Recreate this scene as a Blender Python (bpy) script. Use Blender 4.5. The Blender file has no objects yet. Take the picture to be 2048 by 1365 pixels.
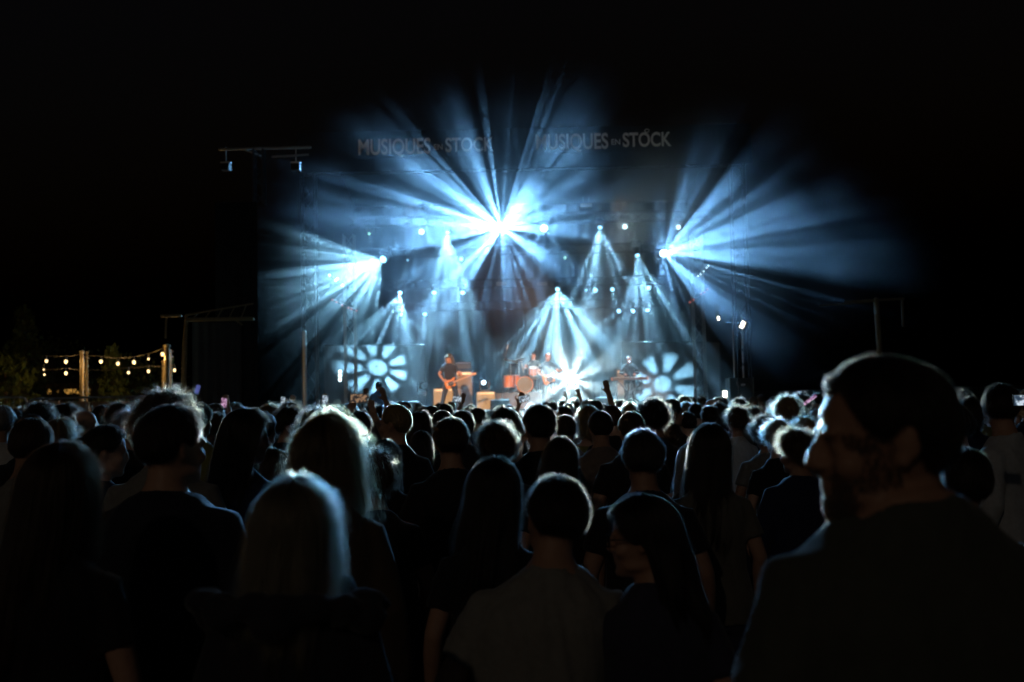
import bpy, math, random
import numpy as np
from mathutils import Vector, Matrix, noise, Quaternion
S = bpy.context.scene
C = S.collection
PI = math.pi
R = math.radians
# ------------------------------------------------------------------ camera
EYE, F = 1.80, 1991.0
PITCH, ROLL = R(3.09), R(1.2)
fw = Vector((0, math.cos(PITCH), math.sin(PITCH)))
up0 = Vector((0, -math.sin(PITCH), math.cos(PITCH)))
rt = Vector((1, 0, 0)) * math.cos(ROLL) - up0 * math.sin(ROLL)
up = up0 * math.cos(ROLL) + Vector((1, 0, 0)) * math.sin(ROLL)


def P(px, py, Y):
    """world point seen at that spot of the photograph, Y metres into the place"""
    d = fw + rt * ((px - 1024) / F) + up * ((682.5 - py) / F)
    return Vector((0, 0, EYE)) + d * (Y / d.y)


cd = bpy.data.cameras.new('camera')
cam = bpy.data.objects.new('camera', cd)
C.objects.link(cam)
cam.matrix_world = Matrix(((rt.x, up.x, -fw.x, 0), (rt.y, up.y, -fw.y, 0), (rt.z, up.z, -fw.z, EYE), (0, 0, 0, 1)))
cd.lens, cd.sensor_width, cd.clip_start, cd.clip_end = 35, 36, 0.1, 3000
cd.dof.use_dof = True
cd.dof.focus_distance = 5.5
cd.dof.aperture_fstop = 2.8
S.camera = cam
# ------------------------------------------------------------------ night sky
wd = bpy.data.worlds.new('World')
S.world = wd
wd.use_nodes = True
wn = wd.node_tree
sky = wn.nodes.new('ShaderNodeTexSky')
sky.sky_type = 'NISHITA'
sky.sun_disc = False
sky.sun_elevation = R(-4)
sky.sun_rotation = R(200)
bg = wn.nodes['Background']
wn.links.new(sky.outputs[0], bg.inputs[0])
SKY_STRENGTH = 0.09
bg.inputs[1].default_value = SKY_STRENGTH
S.view_settings.view_transform = 'Standard'
S.view_settings.look = 'None'
S.view_settings.exposure = 0
S.view_settings.gamma = 1
S.cycles.use_adaptive_sampling = False
S.cycles.use_denoising = True
S.cycles.max_bounces = 6
S.cycles.diffuse_bounces = 2
S.cycles.glossy_bounces = 2
S.cycles.transmission_bounces = 3
S.cycles.transparent_max_bounces = 6
S.cycles.volume_bounces = 0
S.cycles.volume_step_rate = 1.0
S.cycles.sample_clamp_indirect = 2.0
S.cycles.blur_glossy = 1.0


# ------------------------------------------------------------------ node helpers
def nmath(nt, op, a, b=None, c=None):
    n = nt.nodes.new('ShaderNodeMath')
    n.operation = op
    for i, v in enumerate((a, b, c)):
        if v is None:
            continue
        if isinstance(v, (int, float)):
            n.inputs[i].default_value = v
        else:
            nt.links.new(v, n.inputs[i])
    return n.outputs[0]


def smooth(nt, v, a, b, t0=0., t1=1.):
    n = nt.nodes.new('ShaderNodeMapRange')
    n.interpolation_type = 'SMOOTHSTEP'
    nt.links.new(v, n.inputs[0])
    for i, q in enumerate((a, b, t0, t1)):
        n.inputs[i + 1].default_value = q
    return n.outputs[0]


# ------------------------------------------------------------------ stage lamps
def spot(loc, tgt, half, energy, col, gobo=None, seed=0, n=8, base=0.15, scale=4., blend=0.15, size=0.02):
    L = bpy.data.lights.new('lamp_beam', 'SPOT')
    o = bpy.data.objects.new('lamp_beam', L)
    C.objects.link(o)
    o.location = loc
    o.rotation_euler = (tgt - loc).to_track_quat('-Z', 'Y').to_euler()
    L.spot_size = 2 * R(half)
    L.spot_blend = blend
    L.energy = energy
    L.color = col
    L.shadow_soft_size = size
    if gobo:                                   # the patterned glass wheel inside the lamp
        L.use_nodes = True
        nt = L.node_tree
        em = nt.nodes['Emission']
        tc = nt.nodes.new('ShaderNodeTexCoord')
        sx = nt.nodes.new('ShaderNodeSeparateXYZ')
        nt.links.new(tc.outputs['Normal'], sx.inputs[0])
        t = math.tan(R(half))
        x = nmath(nt, 'DIVIDE', nmath(nt, 'DIVIDE', sx.outputs[0], sx.outputs[2]), t)
        y = nmath(nt, 'DIVIDE', nmath(nt, 'DIVIDE', sx.outputs[1], sx.outputs[2]), t)
        cv = nt.nodes.new('ShaderNodeCombineXYZ')
        nt.links.new(x, cv.inputs[0])
        nt.links.new(y, cv.inputs[1])
        cv.inputs[2].default_value = seed * 3.1
        if gobo == 'petal':                    # flower glass: a round centre and petals
            r = nmath(nt, 'SQRT', nmath(nt, 'ADD', nmath(nt, 'MULTIPLY', x, x), nmath(nt, 'MULTIPLY', y, y)))
            ph = nmath(nt, 'ARCTAN2', y, x)
            pet = smooth(nt, nmath(nt, 'COSINE', nmath(nt, 'MULTIPLY_ADD', ph, float(n), seed * 1.7)), -0.75, 0.6)
            pet = nmath(nt, 'MULTIPLY', pet, smooth(nt, r, 0.3, 0.5))
            pet = nmath(nt, 'MULTIPLY', pet, smooth(nt, r, 1.0, 0.75))
            pet = nmath(nt, 'MAXIMUM', pet, smooth(nt, r, 0.3, 0.16))
            v = nmath(nt, 'MULTIPLY_ADD', pet, 1 - base, base)
        else:                                  # ribbed glass: unequal rays fanning out from the side facing the audience
            dl = o.rotation_euler.to_matrix().inverted() @ (Vector((0, 0, EYE)) - Vector(loc)).normalized()
            vs = nt.nodes.new('ShaderNodeVectorMath')
            vs.operation = 'SUBTRACT'
            nt.links.new(cv.outputs[0], vs.inputs[0])
            vs.inputs[1].default_value = (dl.x / dl.z / t, dl.y / dl.z / t, seed * 3.1)
            vn = nt.nodes.new('ShaderNodeVectorMath')
            vn.operation = 'NORMALIZE'
            nt.links.new(vs.outputs[0], vn.inputs[0])
            lay = []
            for q, (fr, lo, hi) in enumerate(((1, .42, .6), (2.9, .36, .66), (7.5, .52, .7))):
                va = nt.nodes.new('ShaderNodeVectorMath')
                va.operation = 'MULTIPLY_ADD'
                nt.links.new(vn.outputs[0], va.inputs[0])
                va.inputs[1].default_value = (scale * fr,) * 3
                va.inputs[2].default_value = (seed * 7.7, q * 5.1, seed * 1.3)
                nz = nt.nodes.new('ShaderNodeTexNoise')
                nz.inputs['Scale'].default_value = 1
                nz.inputs['Detail'].default_value = 1
                nt.links.new(va.outputs[0], nz.inputs[0])
                lay.append(smooth(nt, nz.outputs[0], lo, hi))
            v = nmath(nt, 'MULTIPLY', nmath(nt, 'MULTIPLY_ADD', lay[0], 1 - base, base), nmath(nt, 'MULTIPLY_ADD', lay[1], .75, .25))
            v = nmath(nt, 'ADD', v, nmath(nt, 'MULTIPLY', lay[2], .3))
        nt.links.new(v, em.inputs['Strength'])
    return o


BLUE, TEAL, WHITE, WARM = (0.21, 0.55, 1.0), (0.3, 0.7, 1.0), (0.62, 0.88, 0.95), (1.0, 0.55, 0.29)


def aim(px, py, Y, beta, phi):
    """a point in front of the lamp: beta degrees off the way to the audience, towards phi on the picture's clock"""
    p = P(px, py, Y)
    c = (Vector((0, 0, EYE)) - p).normalized()
    return p + (c * math.cos(R(beta)) + (rt * math.cos(R(phi)) + up * math.sin(R(phi))) * math.sin(R(beta))) * 10


# px, py, depth, aim px, aim py, aim depth, half angle, watts, colour, gobo, petals, base, noise scale, lens glow, label
LAMPS = [
    (1003, 457, 34, ('a', 10, 145), 0, 0, 27, 42000, BLUE, 'ray', 9, .04, 2.2, 60, 'brightest moving head in the middle of the front truss, throwing a wide blue fan'),
    (1327, 507, 33, ('a', 20, 5), 0, 0, 25, 12500, BLUE, 'ray', 9, .06, 2.6, 50, 'moving head high by the right side tower, blue fan opening away from the drums'),
    (765, 520, 33, ('a', 30.3, 212), 0, 0, 25, 21000, TEAL, 'ray', 9, .35, 4.5, 40, 'moving head high by the left side tower, white fan with a straight lower edge'),
    (843, 464, 35, 800, 500, 20, 24, 2000, BLUE, 'ray', 10, .05, 2.6, 40, 'small starry lamp on the front truss left of the slanting cone lamp'),
    (895, 467, 35, 850, 830, 31, 24, 14780, TEAL, 'ray', 8, .07, 7, 25, 'front truss lamp dropping a broad pale cone above the guitarist'),
    (1088, 457, 34, 1095, 440, 15, 24, 2800, BLUE, 'ray', 12, .05, 2.8, 70, 'round white lamp on the front truss just right of the brightest one'),
    (1200, 457, 35, 1225, 830, 31, 24, 6612, TEAL, 'ray', 8, .07, 7, 25, 'front truss lamp with a thin dim downward cone above the keyboard'),
    (1250, 454, 35, 1262, 660, 8, 34, 200, WHITE, None, 8, .2, 4, 18, 'faint oval lamp on the front truss right of the thin downward cone'),
    (1357, 455, 35, 1332, 660, 8, 30, 120, WHITE, None, 8, .2, 4, 12, 'tiny lamp at the right end of the front truss'),
    (1275, 513, 36, 1335, 830, 32, 22, 14002, TEAL, 'ray', 8, .07, 7, 25, 'lamp beside the right blue fan, cone slanting down over the right scrim'),
    (1115, 580, 38, 1118, 850, 32, 27, 19000, TEAL, 'ray', 8, .07, 7, 45, 'lamp on the middle truss with a tall tent of white light over the drum kit'),
    (800, 587, 38, 735, 830, 33, 22, 12446, TEAL, 'ray', 8, .07, 7, 45, 'left end lamp of the middle truss, wide cone leaning outward'),
    (868, 587, 38, 848, 830, 34, 9, 3111, TEAL, 'ray', 8, .07, 7, 35, 'middle truss lamp second from its left end'),
    (925, 587, 38, 955, 830, 34, 11, 5056, TEAL, 'ray', 8, .07, 7, 35, 'middle truss lamp with a narrow cone just behind the guitarist'),
    (803, 630, 40, 905, 705, 37, 8, 2722, TEAL, 'ray', 8, .07, 7, 35, 'rear truss lamp throwing a narrow slanting beam towards the guitarist'),
    (850, 630, 40, 842, 830, 36, 11, 5834, TEAL, 'ray', 8, .07, 7, 40, 'rear truss lamp with a narrow upright cone'),
    (1190, 581, 38, 1130, 650, 34, 8, 1477, TEAL, 'ray', 8, .07, 7, 30, 'middle truss lamp first to the right of the tall tent of light'),
    (1225, 580, 38, 1245, 650, 34, 7, 1166, TEAL, 'ray', 8, .07, 7, 28, 'middle truss lamp second to the right of the tall tent of light'),
    (1297, 577, 38, 1310, 690, 30, 7, 972, TEAL, 'ray', 8, .07, 7, 35, 'right end lamp of the middle truss'),
    (1237, 623, 40, 1170, 680, 37, 11, 1944, TEAL, 'ray', 8, .07, 7, 35, 'rear truss lamp nearest the drum kit on the keyboard side'),
    (1265, 623, 40, 1200, 710, 37, 11, 1944, TEAL, 'ray', 8, .07, 7, 30, 'middle one of the three rear truss lamps above the keyboard'),
    (1295, 622, 40, 1297, 800, 37, 10, 3111, TEAL, 'ray', 8, .07, 7, 38, 'rear truss lamp above the right end of the keyboard'),
    (815, 522, 37, 790, 620, 36, 12, 777, TEAL, 'ray', 8, .07, 7, 8, 'tiny high lamp above the left end of the middle truss'),
    (922, 519, 37, 922, 600, 20, 6, 60, TEAL, None, 8, .2, 4, 20, 'tiny high lamp above the guitarist'),
    (738, 469, 35, 720, 520, 34, 14, 64, (.4, .9, .7), 'ray', 8, .07, 7, 9, 'tiny greenish lamp at the left end of the front truss'),
    (1130, 516, 37, 1130, 560, 20, 6, 30, (.4, .9, .7), None, 8, .2, 4, 9, 'pinpoint greenish lamp above the drum kit'),
    (1172, 581, 38, 1150, 640, 20, 6, 30, TEAL, None, 8, .2, 4, 10, 'pinpoint lamp beside the first middle truss lamp'),
]
FLOOR_LAMPS = [
    (1143, 762, 32, 1150, 735, 12, 17, 50000, WHITE, 'petal', 8, .14, 3, 120, 'dazzling floor lamp in front of the bass player, aimed straight at the crowd'),
    (838, 768, 36, 762, 738, 38.6, 20, 8000, TEAL, 'petal', 9, .02, 3, 50, 'floor lamp left of the guitarist throwing petals on the left scrim'),
    (967, 765, 36, 905, 690, 31, 20, 1600, BLUE, 'ray', 8, .07, 7, 40, 'floor lamp on the tan combo amplifier behind the guitarist'),
    (1278, 768, 35.2, 1322, 769, 38.6, 19, 6000, TEAL, 'petal', 8, .02, 3, 25, 'floor lamp behind the keyboard throwing petals on the right scrim'),
]
GOBO = {0: 5, 1: 29, 2: 29}                                      # which of the patterned glasses each lamp has in
for k, L in enumerate(LAMPS + FLOOR_LAMPS):
    p = P(L[0], L[1], L[2])
    q = P(L[3], L[4], L[5]) if L[5] else aim(*L[:3], *L[3][1:])
    spot(p + (q - p).normalized() * 0.03, q, L[6], L[7], L[8], L[9], GOBO.get(k, k + 1), L[10], L[11], L[12], 0.12 if L[9] else 0.6)
# warm lamps of the front-of-house tower behind the audience, then two added fills
FOH = Vector((-5, -20, 14))
for (px, py, Y, half, e) in ((897, 755, 32, 1.5, 240000), (1062, 745, 36, 2.0, 260000), (1260, 745, 33.5, 1.4, 170000)):
    spot(FOH, P(px, py, Y), half, e, WARM, blend=0.6, size=0.15)
spot(FOH + Vector((0, 0, .6)), P(1024, 270, 30), 9, 2000, (1, .85, .66), blend=0.9, size=0.3)  # added soft fill that lifts the banners, standing in for stray spill
spot(FOH + Vector((-3, 0, .6)), P(900, 800, 12), 40, 620, (1, .8, .6), blend=0.9, size=0.3)  # added broad fill on the backs of the crowd
# warm wash lamps under the front edge of the roof
for x, e in ((-3.2, 500), (0.3, 500), (3.6, 350)):
    spot(Vector((x, 31.3, 8.3)), Vector((x * .8, 36, 1.6)), 24, e, WARM, blend=0.7, size=0.1)


# ------------------------------------------------------------------ materials
def new_mat(name):
    m = bpy.data.materials.new(name)
    m.use_nodes = True
    return m, m.node_tree, m.node_tree.nodes['Principled BSDF']


def mat(name, col, rough=0.6, metal=0., var=0.25, scale=8., bump=0.2, coord='Object'):
    """plain paint, metal, wood, cloth with grain and wear from noise"""
    m, nt, b = new_mat(name)
    tc = nt.nodes.new('ShaderNodeTexCoord')
    nz = nt.nodes.new('ShaderNodeTexNoise')
    nz.inputs['Scale'].default_value = scale
    nz.inputs['Detail'].default_value = 5
    nt.links.new(tc.outputs[coord], nz.inputs[0])
    mx = nt.nodes.new('ShaderNodeMix')
    mx.data_type = 'RGBA'
    nt.links.new(nz.outputs[0], mx.inputs[0])
    mx.inputs[6].default_value = (*[c * (1 - var) for c in col], 1)
    mx.inputs[7].default_value = (*[min(1, c * (1 + var)) for c in col], 1)
    nt.links.new(mx.outputs[2], b.inputs['Base Color'])
    b.inputs['Roughness'].default_value = rough
    b.inputs['Metallic'].default_value = metal
    if bump:
        bp = nt.nodes.new('ShaderNodeBump')
        bp.inputs['Strength'].default_value = bump
        bp.inputs['Distance'].default_value = 0.01
        nt.links.new(nz.outputs[0], bp.inputs['Height'])
        nt.links.new(bp.outputs[0], b.inputs['Normal'])
    return m


def tint_mat(name, rough, scale, var, bump, dist, sheen=0., sss=0.):
    """cloth, skin or hair whose colour is that of the object that wears it"""
    m, nt, b = new_mat(name)
    oi = nt.nodes.new('ShaderNodeObjectInfo')
    tc = nt.nodes.new('ShaderNodeTexCoord')
    nz = nt.nodes.new('ShaderNodeTexNoise')
    nz.inputs['Scale'].default_value = scale
    nz.inputs['Detail'].default_value = 4
    nt.links.new(tc.outputs['Object'], nz.inputs[0])
    k = nmath(nt, 'MULTIPLY_ADD', nz.outputs[0], 2 * var, 1 - var)
    mx = nt.nodes.new('ShaderNodeMix')
    mx.data_type = 'RGBA'
    mx.blend_type = 'MULTIPLY'
    mx.inputs[0].default_value = 1
    nt.links.new(oi.outputs['Color'], mx.inputs[6])
    cb = nt.nodes.new('ShaderNodeCombineColor')
    for i in range(3):
        nt.links.new(k, cb.inputs[i])
    nt.links.new(cb.outputs[0], mx.inputs[7])
    nt.links.new(mx.outputs[2], b.inputs['Base Color'])
    b.inputs['Roughness'].default_value = rough
    b.inputs['Sheen Weight'].default_value = sheen
    b.inputs['Specular IOR Level'].default_value = 0.25
    bp = nt.nodes.new('ShaderNodeBump')
    bp.inputs['Strength'].default_value = bump
    bp.inputs['Distance'].default_value = dist
    nt.links.new(nz.outputs[0], bp.inputs['Height'])
    nt.links.new(bp.outputs[0], b.inputs['Normal'])
    return m


def emit(name, col, strength):
    m, nt, b = new_mat(name)
    b.inputs['Base Color'].default_value = (0.02, 0.02, 0.02, 1)
    b.inputs['Emission Color'].default_value = (*col, 1)
    b.inputs['Emission Strength'].default_value = strength
    return m


def screen(name, c0, c1, strength):
    m = emit(name, c0, strength)
    nt = m.node_tree
    tc = nt.nodes.new('ShaderNodeTexCoord')
    nz = nt.nodes.new('ShaderNodeTexNoise')
    nz.inputs['Scale'].default_value = 38
    nt.links.new(tc.outputs['Object'], nz.inputs[0])
    mx = nt.nodes.new('ShaderNodeMix')
    mx.data_type = 'RGBA'
    nt.links.new(smooth(nt, nz.outputs[0], .42, .6), mx.inputs[0])
    mx.inputs[6].default_value = (*c1, 1)
    mx.inputs[7].default_value = (*c0, 1)
    nt.links.new(mx.outputs[2], nt.nodes['Principled BSDF'].inputs['Emission Color'])
    return m


M = {
    'skin': tint_mat('skin', 0.5, 60, 0.12, 0.15, 0.003),
    'cloth': tint_mat('cloth', 0.85, 45, 0.2, 0.35, 0.006, sheen=0.15),
    'hair': tint_mat('hair', 0.5, 90, 0.5, 0.8, 0.006),
    'metal': mat('brushed_aluminium', (0.55, 0.55, 0.56), 0.35, 0.9, .1, 20),
    'black_metal': mat('black_metal', (0.02, 0.02, 0.022), 0.45, 0.3, .3, 20),
    'steel': mat('galvanised_steel', (0.4, 0.4, 0.38), 0.45, 0.7, .25, 12),
    'black_cloth': mat('black_stage_cloth', (0.012, 0.012, 0.014), 0.95, 0, .3, 3),
    'canvas': mat('dark_canvas', (0.05, 0.05, 0.055), 0.9, 0, .3, 2),
    'letters': mat('white_print', (0.8, 0.77, 0.7), 0.8, 0, .12, 4, 0),
    'scrim': mat('grey_scrim', (0.12, 0.125, 0.13), 0.95, 0, .1, 6),
    'deck': mat('black_deck_ply', (0.03, 0.028, 0.026), 0.5, 0, .35, 5),
    'wood': mat('orange_drum_lacquer', (0.52, 0.17, 0.05), 0.3, 0, .25, 14, 0),
    'brass': mat('cymbal_bronze', (0.75, 0.5, 0.22), 0.28, 0.95, .15, 25, 0),
    'head': mat('black_drum_head', (0.03, 0.03, 0.03), 0.35, 0, .2, 6, 0),
    'tan': mat('tan_amp_cloth', (0.3, 0.25, 0.13), 0.8, 0, .15, 60),
    'tolex': mat('dark_amp_vinyl', (0.03, 0.028, 0.025), 0.6, 0, .3, 60),
    'grille': mat('brown_grille_cloth', (0.2, 0.15, 0.1), 0.85, 0, .2, 80),
    'plate': mat('amp_front_plate', (0.55, 0.5, 0.42), 0.4, 0.5, .1, 30),
    'riser': mat('riser_skirt', (0.1, 0.075, 0.065), 0.9, 0, .2, 6),
    'guitar': mat('sunburst_lacquer', (0.55, 0.2, 0.05), 0.25, 0, .3, 6, 0),
    'maple': mat('maple_neck', (0.5, 0.27, 0.12), 0.4, 0, .2, 20, 0),
    'rubber': mat('black_rubber', (0.015, 0.015, 0.015), 0.7, 0, .2, 30),
    'post': mat('weathered_post', (0.2, 0.155, 0.085), 0.7, 0, .3, 12),
    'bark': mat('bark', (0.09, 0.06, 0.04), 0.9, 0, .4, 10),
    'wall': mat('ochre_render', (0.35, 0.22, 0.1), 0.9, 0, .2, 1.5),
    'roof': mat('clay_roof', (0.12, 0.06, 0.04), 0.9, 0, .3, 3),
    'ply': mat('plywood_hoarding', (0.32, 0.19, 0.09), 0.85, 0, .25, 2.5),
    'window': emit('lit_window', (1.0, 0.5, 0.1), 0.55),
    'bulb': emit('festoon_bulb', (1.0, 0.68, 0.3), 2.6),
    'warmlamp': emit('warm_lamp_face', (1.0, 0.86, 0.66), 9),
    'red': emit('red_led', (1.0, 0.3, 0.22), 0.7),
    'cool': emit('cool_led', (0.7, 0.95, 1.0), 4),
    'screen': screen('phone_screen', (0.75, 0.88, 1.0), (.03, .06, .1), 0.8),
    'screen_dim': screen('phone_screen_dim', (1.0, 0.6, 0.35), (.05, .05, .06), 0.3),
    'screen_pink': screen('phone_screen_pink', (0.95, 0.55, 0.85), (.25, .1, .2), 0.6),
    'screen_blue': emit('phone_screen_blue', (0.25, 0.3, 1.0), 0.25),
}


# ------------------------------------------------------------------ mesh builder
def frame_of(d):
    d = d.normalized()
    a = Vector((0, 0, 1)) if abs(d.z) < 0.9 else Vector((0, 1, 0))
    u = d.cross(a).normalized()
    return u, u.cross(d).normalized() * -1


class MB:
    def __init__(s):
        s.v, s.f = [], []

    def add(s, vs, fs):
        o = len(s.v)
        s.v += [tuple(v) for v in vs]
        s.f += [tuple(i + o for i in f) for f in fs]
        return s

    def box(s, c, size, m=None):
        x, y, z = (q / 2 for q in size)
        vs = [Vector((a * x, b * y, e * z)) for e in (-1, 1) for b in (-1, 1) for a in (-1, 1)]
        m = m or Matrix.Identity(3)
        vs = [Vector(c) + (m @ v) for v in vs]
        return s.add(vs, [(0, 2, 3, 1), (4, 5, 7, 6), (0, 1, 5, 4), (2, 6, 7, 3), (0, 4, 6, 2), (1, 3, 7, 5)])

    def tube(s, pts, rad, n=8, sx=1.0, cap=True, flat=None):
        """tapered limb, pipe or cable along a polyline; flat=(vector, k) squashes rings along that vector"""
        pts = [Vector(p) for p in pts]
        if not isinstance(rad, (list, tuple)):
            rad = [rad] * len(pts)
        rings = []
        dirs = [(pts[min(i + 1, len(pts) - 1)] - pts[max(i - 1, 0)]).normalized() for i in range(len(pts))]
        P2, R2, D2 = list(pts), list(rad), list(dirs)
        if cap:
            P2 = [pts[0] - dirs[0] * rad[0] * .92, pts[0] - dirs[0] * rad[0] * .6] + P2 + [pts[-1] + dirs[-1] * rad[-1] * .6, pts[-1] + dirs[-1] * rad[-1] * .92]
            R2 = [rad[0] * .35, rad[0] * .8] + R2 + [rad[-1] * .8, rad[-1] * .35]
            D2 = [dirs[0]] * 2 + D2 + [dirs[-1]] * 2
        u, w = frame_of(D2[0])
        vs = []
        for p, r, d in zip(P2, R2, D2):
            u = (u - d * u.dot(d))
            u = u.normalized() if u.length > 1e-6 else frame_of(d)[0]
            w = d.cross(u)
            for k in range(n):
                a = 2 * PI * k / n
                o = u * math.cos(a) * r + w * math.sin(a) * r
                if flat:
                    o = o - flat[0] * o.dot(flat[0]) * (1 - flat[1])
                vs.append(p + o)
        m = len(P2)
        fs = [(i * n + k, i * n + (k + 1) % n, (i + 1) * n + (k + 1) % n, (i + 1) * n + k) for i in range(m - 1) for k in range(n)]
        fs += [tuple(range(n))[::-1], tuple((m - 1) * n + k for k in range(n))]
        return s.add(vs, fs)

    def ell(s, c, r, n=12, m=8, rot=None):
        vs, fs = [], []
        for i in range(m + 1):
            t = PI * i / m
            for k in range(n):
                a = 2 * PI * k / n
                v = Vector((r[0] * math.sin(t) * math.cos(a), r[1] * math.sin(t) * math.sin(a), r[2] * math.cos(t)))
                vs.append(Vector(c) + (rot @ v if rot else v))
        fs = [(i * n + k, (i + 1) * n + k, (i + 1) * n + (k + 1) % n, i * n + (k + 1) % n) for i in range(m) for k in range(n)]
        return s.add(vs, fs)

    def loft(s, rings):
        n = len(rings[0])
        vs = [p for r in rings for p in r]
        fs = [(i * n + k, i * n + (k + 1) % n, (i + 1) * n + (k + 1) % n, (i + 1) * n + k) for i in range(len(rings) - 1) for k in range(n)]
        fs += [tuple(range(n))[::-1], tuple((len(rings) - 1) * n + k for k in range(n))]
        return s.add(vs, fs)

    def cyl(s, a, b, r, n=20, r2=None):
        a, b = Vector(a), Vector(b)
        u, w = frame_of(b - a)
        r2 = r if r2 is None else r2
        return s.loft([[p + u * math.cos(2 * PI * k / n) * q + w * math.sin(2 * PI * k / n) * q for k in range(n)] for p, q in ((a, r), (b, r2))])

    def mesh(s, name, smooth=False):
        me = bpy.data.meshes.new(name)
        me.from_pydata(s.v, [], s.f)
        me.update()
        if smooth:
            me.polygons.foreach_set('use_smooth', [True] * len(me.polygons))
        return me

    def build(s, name, m, parent=None, smooth=False, loc=None):
        return link(name, s.mesh(name, smooth), m, parent, loc)


def link(name, data, m=None, parent=None, loc=None, col=None):
    o = bpy.data.objects.new(name, data)
    C.objects.link(o)
    if m is not None and len(data.materials) == 0:
        data.materials.append(m)
    if parent is not None:
        o.parent = parent
    if loc is not None:
        o.location = loc
    if col is not None:
        o.color = (*col, 1)
    return o


def tag(o, label=None, cat=None, group=None, kind=None):
    for k, v in (('label', label), ('category', cat), ('group', group), ('kind', kind)):
        if v:
            o[k] = v
    return o


def thing(name, label, cat, loc=(0, 0, 0), rz=0, group=None):
    o = bpy.data.objects.new(name, None)
    C.objects.link(o)
    o.location = loc
    o.rotation_euler = (0, 0, rz)
    o.empty_display_size = 0.1
    return tag(o, label, cat, group)


def truss(mb, a, b, w=0.3, n=None, r=0.024, rl=0.012):
    """square lighting truss: four chords and zigzag lacing"""
    a, b = Vector(a), Vector(b)
    u, v = frame_of(b - a)
    h = w / 2
    cs = [u * x * h + v * y * h for x, y in ((1, 1), (1, -1), (-1, -1), (-1, 1))]
    for c in cs:
        mb.tube([a + c, b + c], r, 6, cap=False)
    n = n or max(2, int((b - a).length / (w * 1.4)))
    for i in range(n):
        for j in range(4):
            p, q = cs[j], cs[(j + 1) % 4]
            if i % 2:
                p, q = q, p
            mb.tube([a.lerp(b, i / n) + p, a.lerp(b, (i + 1) / n) + q], rl, 4, cap=False)
    return mb


def ground_z(y):
    return -0.006 * min(max(y, 0), 20)


# ------------------------------------------------------------------ ground
gm, gnt, gb = new_mat('trampled_ground')
tc = gnt.nodes.new('ShaderNodeTexCoord')
nz = gnt.nodes.new('ShaderNodeTexNoise')
nz.inputs['Scale'].default_value = 1.3
nz.inputs['Detail'].default_value = 8
gnt.links.new(tc.outputs['Object'], nz.inputs[0])
cr = gnt.nodes.new('ShaderNodeValToRGB')
cr.color_ramp.elements[0].color = (0.025, 0.035, 0.015, 1)
cr.color_ramp.elements[1].color = (0.075, 0.06, 0.04, 1)
gnt.links.new(nz.outputs[0], cr.inputs[0])
gnt.links.new(cr.outputs[0], gb.inputs['Base Color'])
gb.inputs['Roughness'].default_value = 0.95
g = MB()
ys = [-400, -20, 0, 5, 10, 15, 20, 30, 60, 1500]
for i in range(len(ys) - 1):
    a, b = ys[i], ys[i + 1]
    g.add([(-900, a, ground_z(a)), (900, a, ground_z(a)), (900, b, ground_z(b)), (-900, b, ground_z(b))], [(0, 1, 2, 3)])
tag(g.build('ground', gm), kind='structure')
GZ = ground_z(40)
DECK = 1.3

# ------------------------------------------------------------------ stage smoke
sm = bpy.data.materials.new('stage_smoke')
sm.use_nodes = True
nt = sm.node_tree
nt.nodes.clear()
out = nt.nodes.new('ShaderNodeOutputMaterial')
vol = nt.nodes.new('ShaderNodeVolumePrincipled')
nt.links.new(vol.outputs[0], out.inputs['Volume'])
vol.inputs['Anisotropy'].default_value = 0.35
vol.inputs['Color'].default_value = (.92, .96, 1, 1)
geo = nt.nodes.new('ShaderNodeNewGeometry')
nz = nt.nodes.new('ShaderNodeTexNoise')
nz.inputs['Scale'].default_value = 0.42
nz.inputs['Detail'].default_value = 3
nt.links.new(geo.outputs['Position'], nz.inputs[0])
sx = nt.nodes.new('ShaderNodeSeparateXYZ')
nt.links.new(geo.outputs['Position'], sx.inputs[0])
d = smooth(nt, nz.outputs[0], 0.37, 0.66, 0.004, 0.075)
d = nmath(nt, 'MULTIPLY', d, smooth(nt, sx.outputs[1], 23.5, 28, 0.0, 1))
d = nmath(nt, 'MULTIPLY', d, smooth(nt, sx.outputs[2], 2.4, 5.4, .19, 1))
ex = nmath(nt, 'POWER', nmath(nt, 'ABSOLUTE', nmath(nt, 'MULTIPLY_ADD', sx.outputs[0], 1 / 9.6, -1.3 / 9.6)), 2.0)
ez = nmath(nt, 'POWER', nmath(nt, 'ABSOLUTE', nmath(nt, 'MULTIPLY_ADD', sx.outputs[2], 1 / 6.1, -4.2 / 6.1)), 2.0)
d = nmath(nt, 'MULTIPLY', d, smooth(nt, nmath(nt, 'ADD', ex, ez), 1.08, 0.35))     # the cloud hangs as a dome over the stage
d = nmath(nt, 'MULTIPLY', d, smooth(nt, sx.outputs[0], -7.6, -4.4))
nt.links.new(d, vol.inputs['Density'])
tag(MB().box((0, 30.4, 6.9), (27, 27, 14.2)).build('smoke', sm), kind='stuff')
# ------------------------------------------------------------------ stage
def px2m(n, Y):
    return n * Y / F


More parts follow.
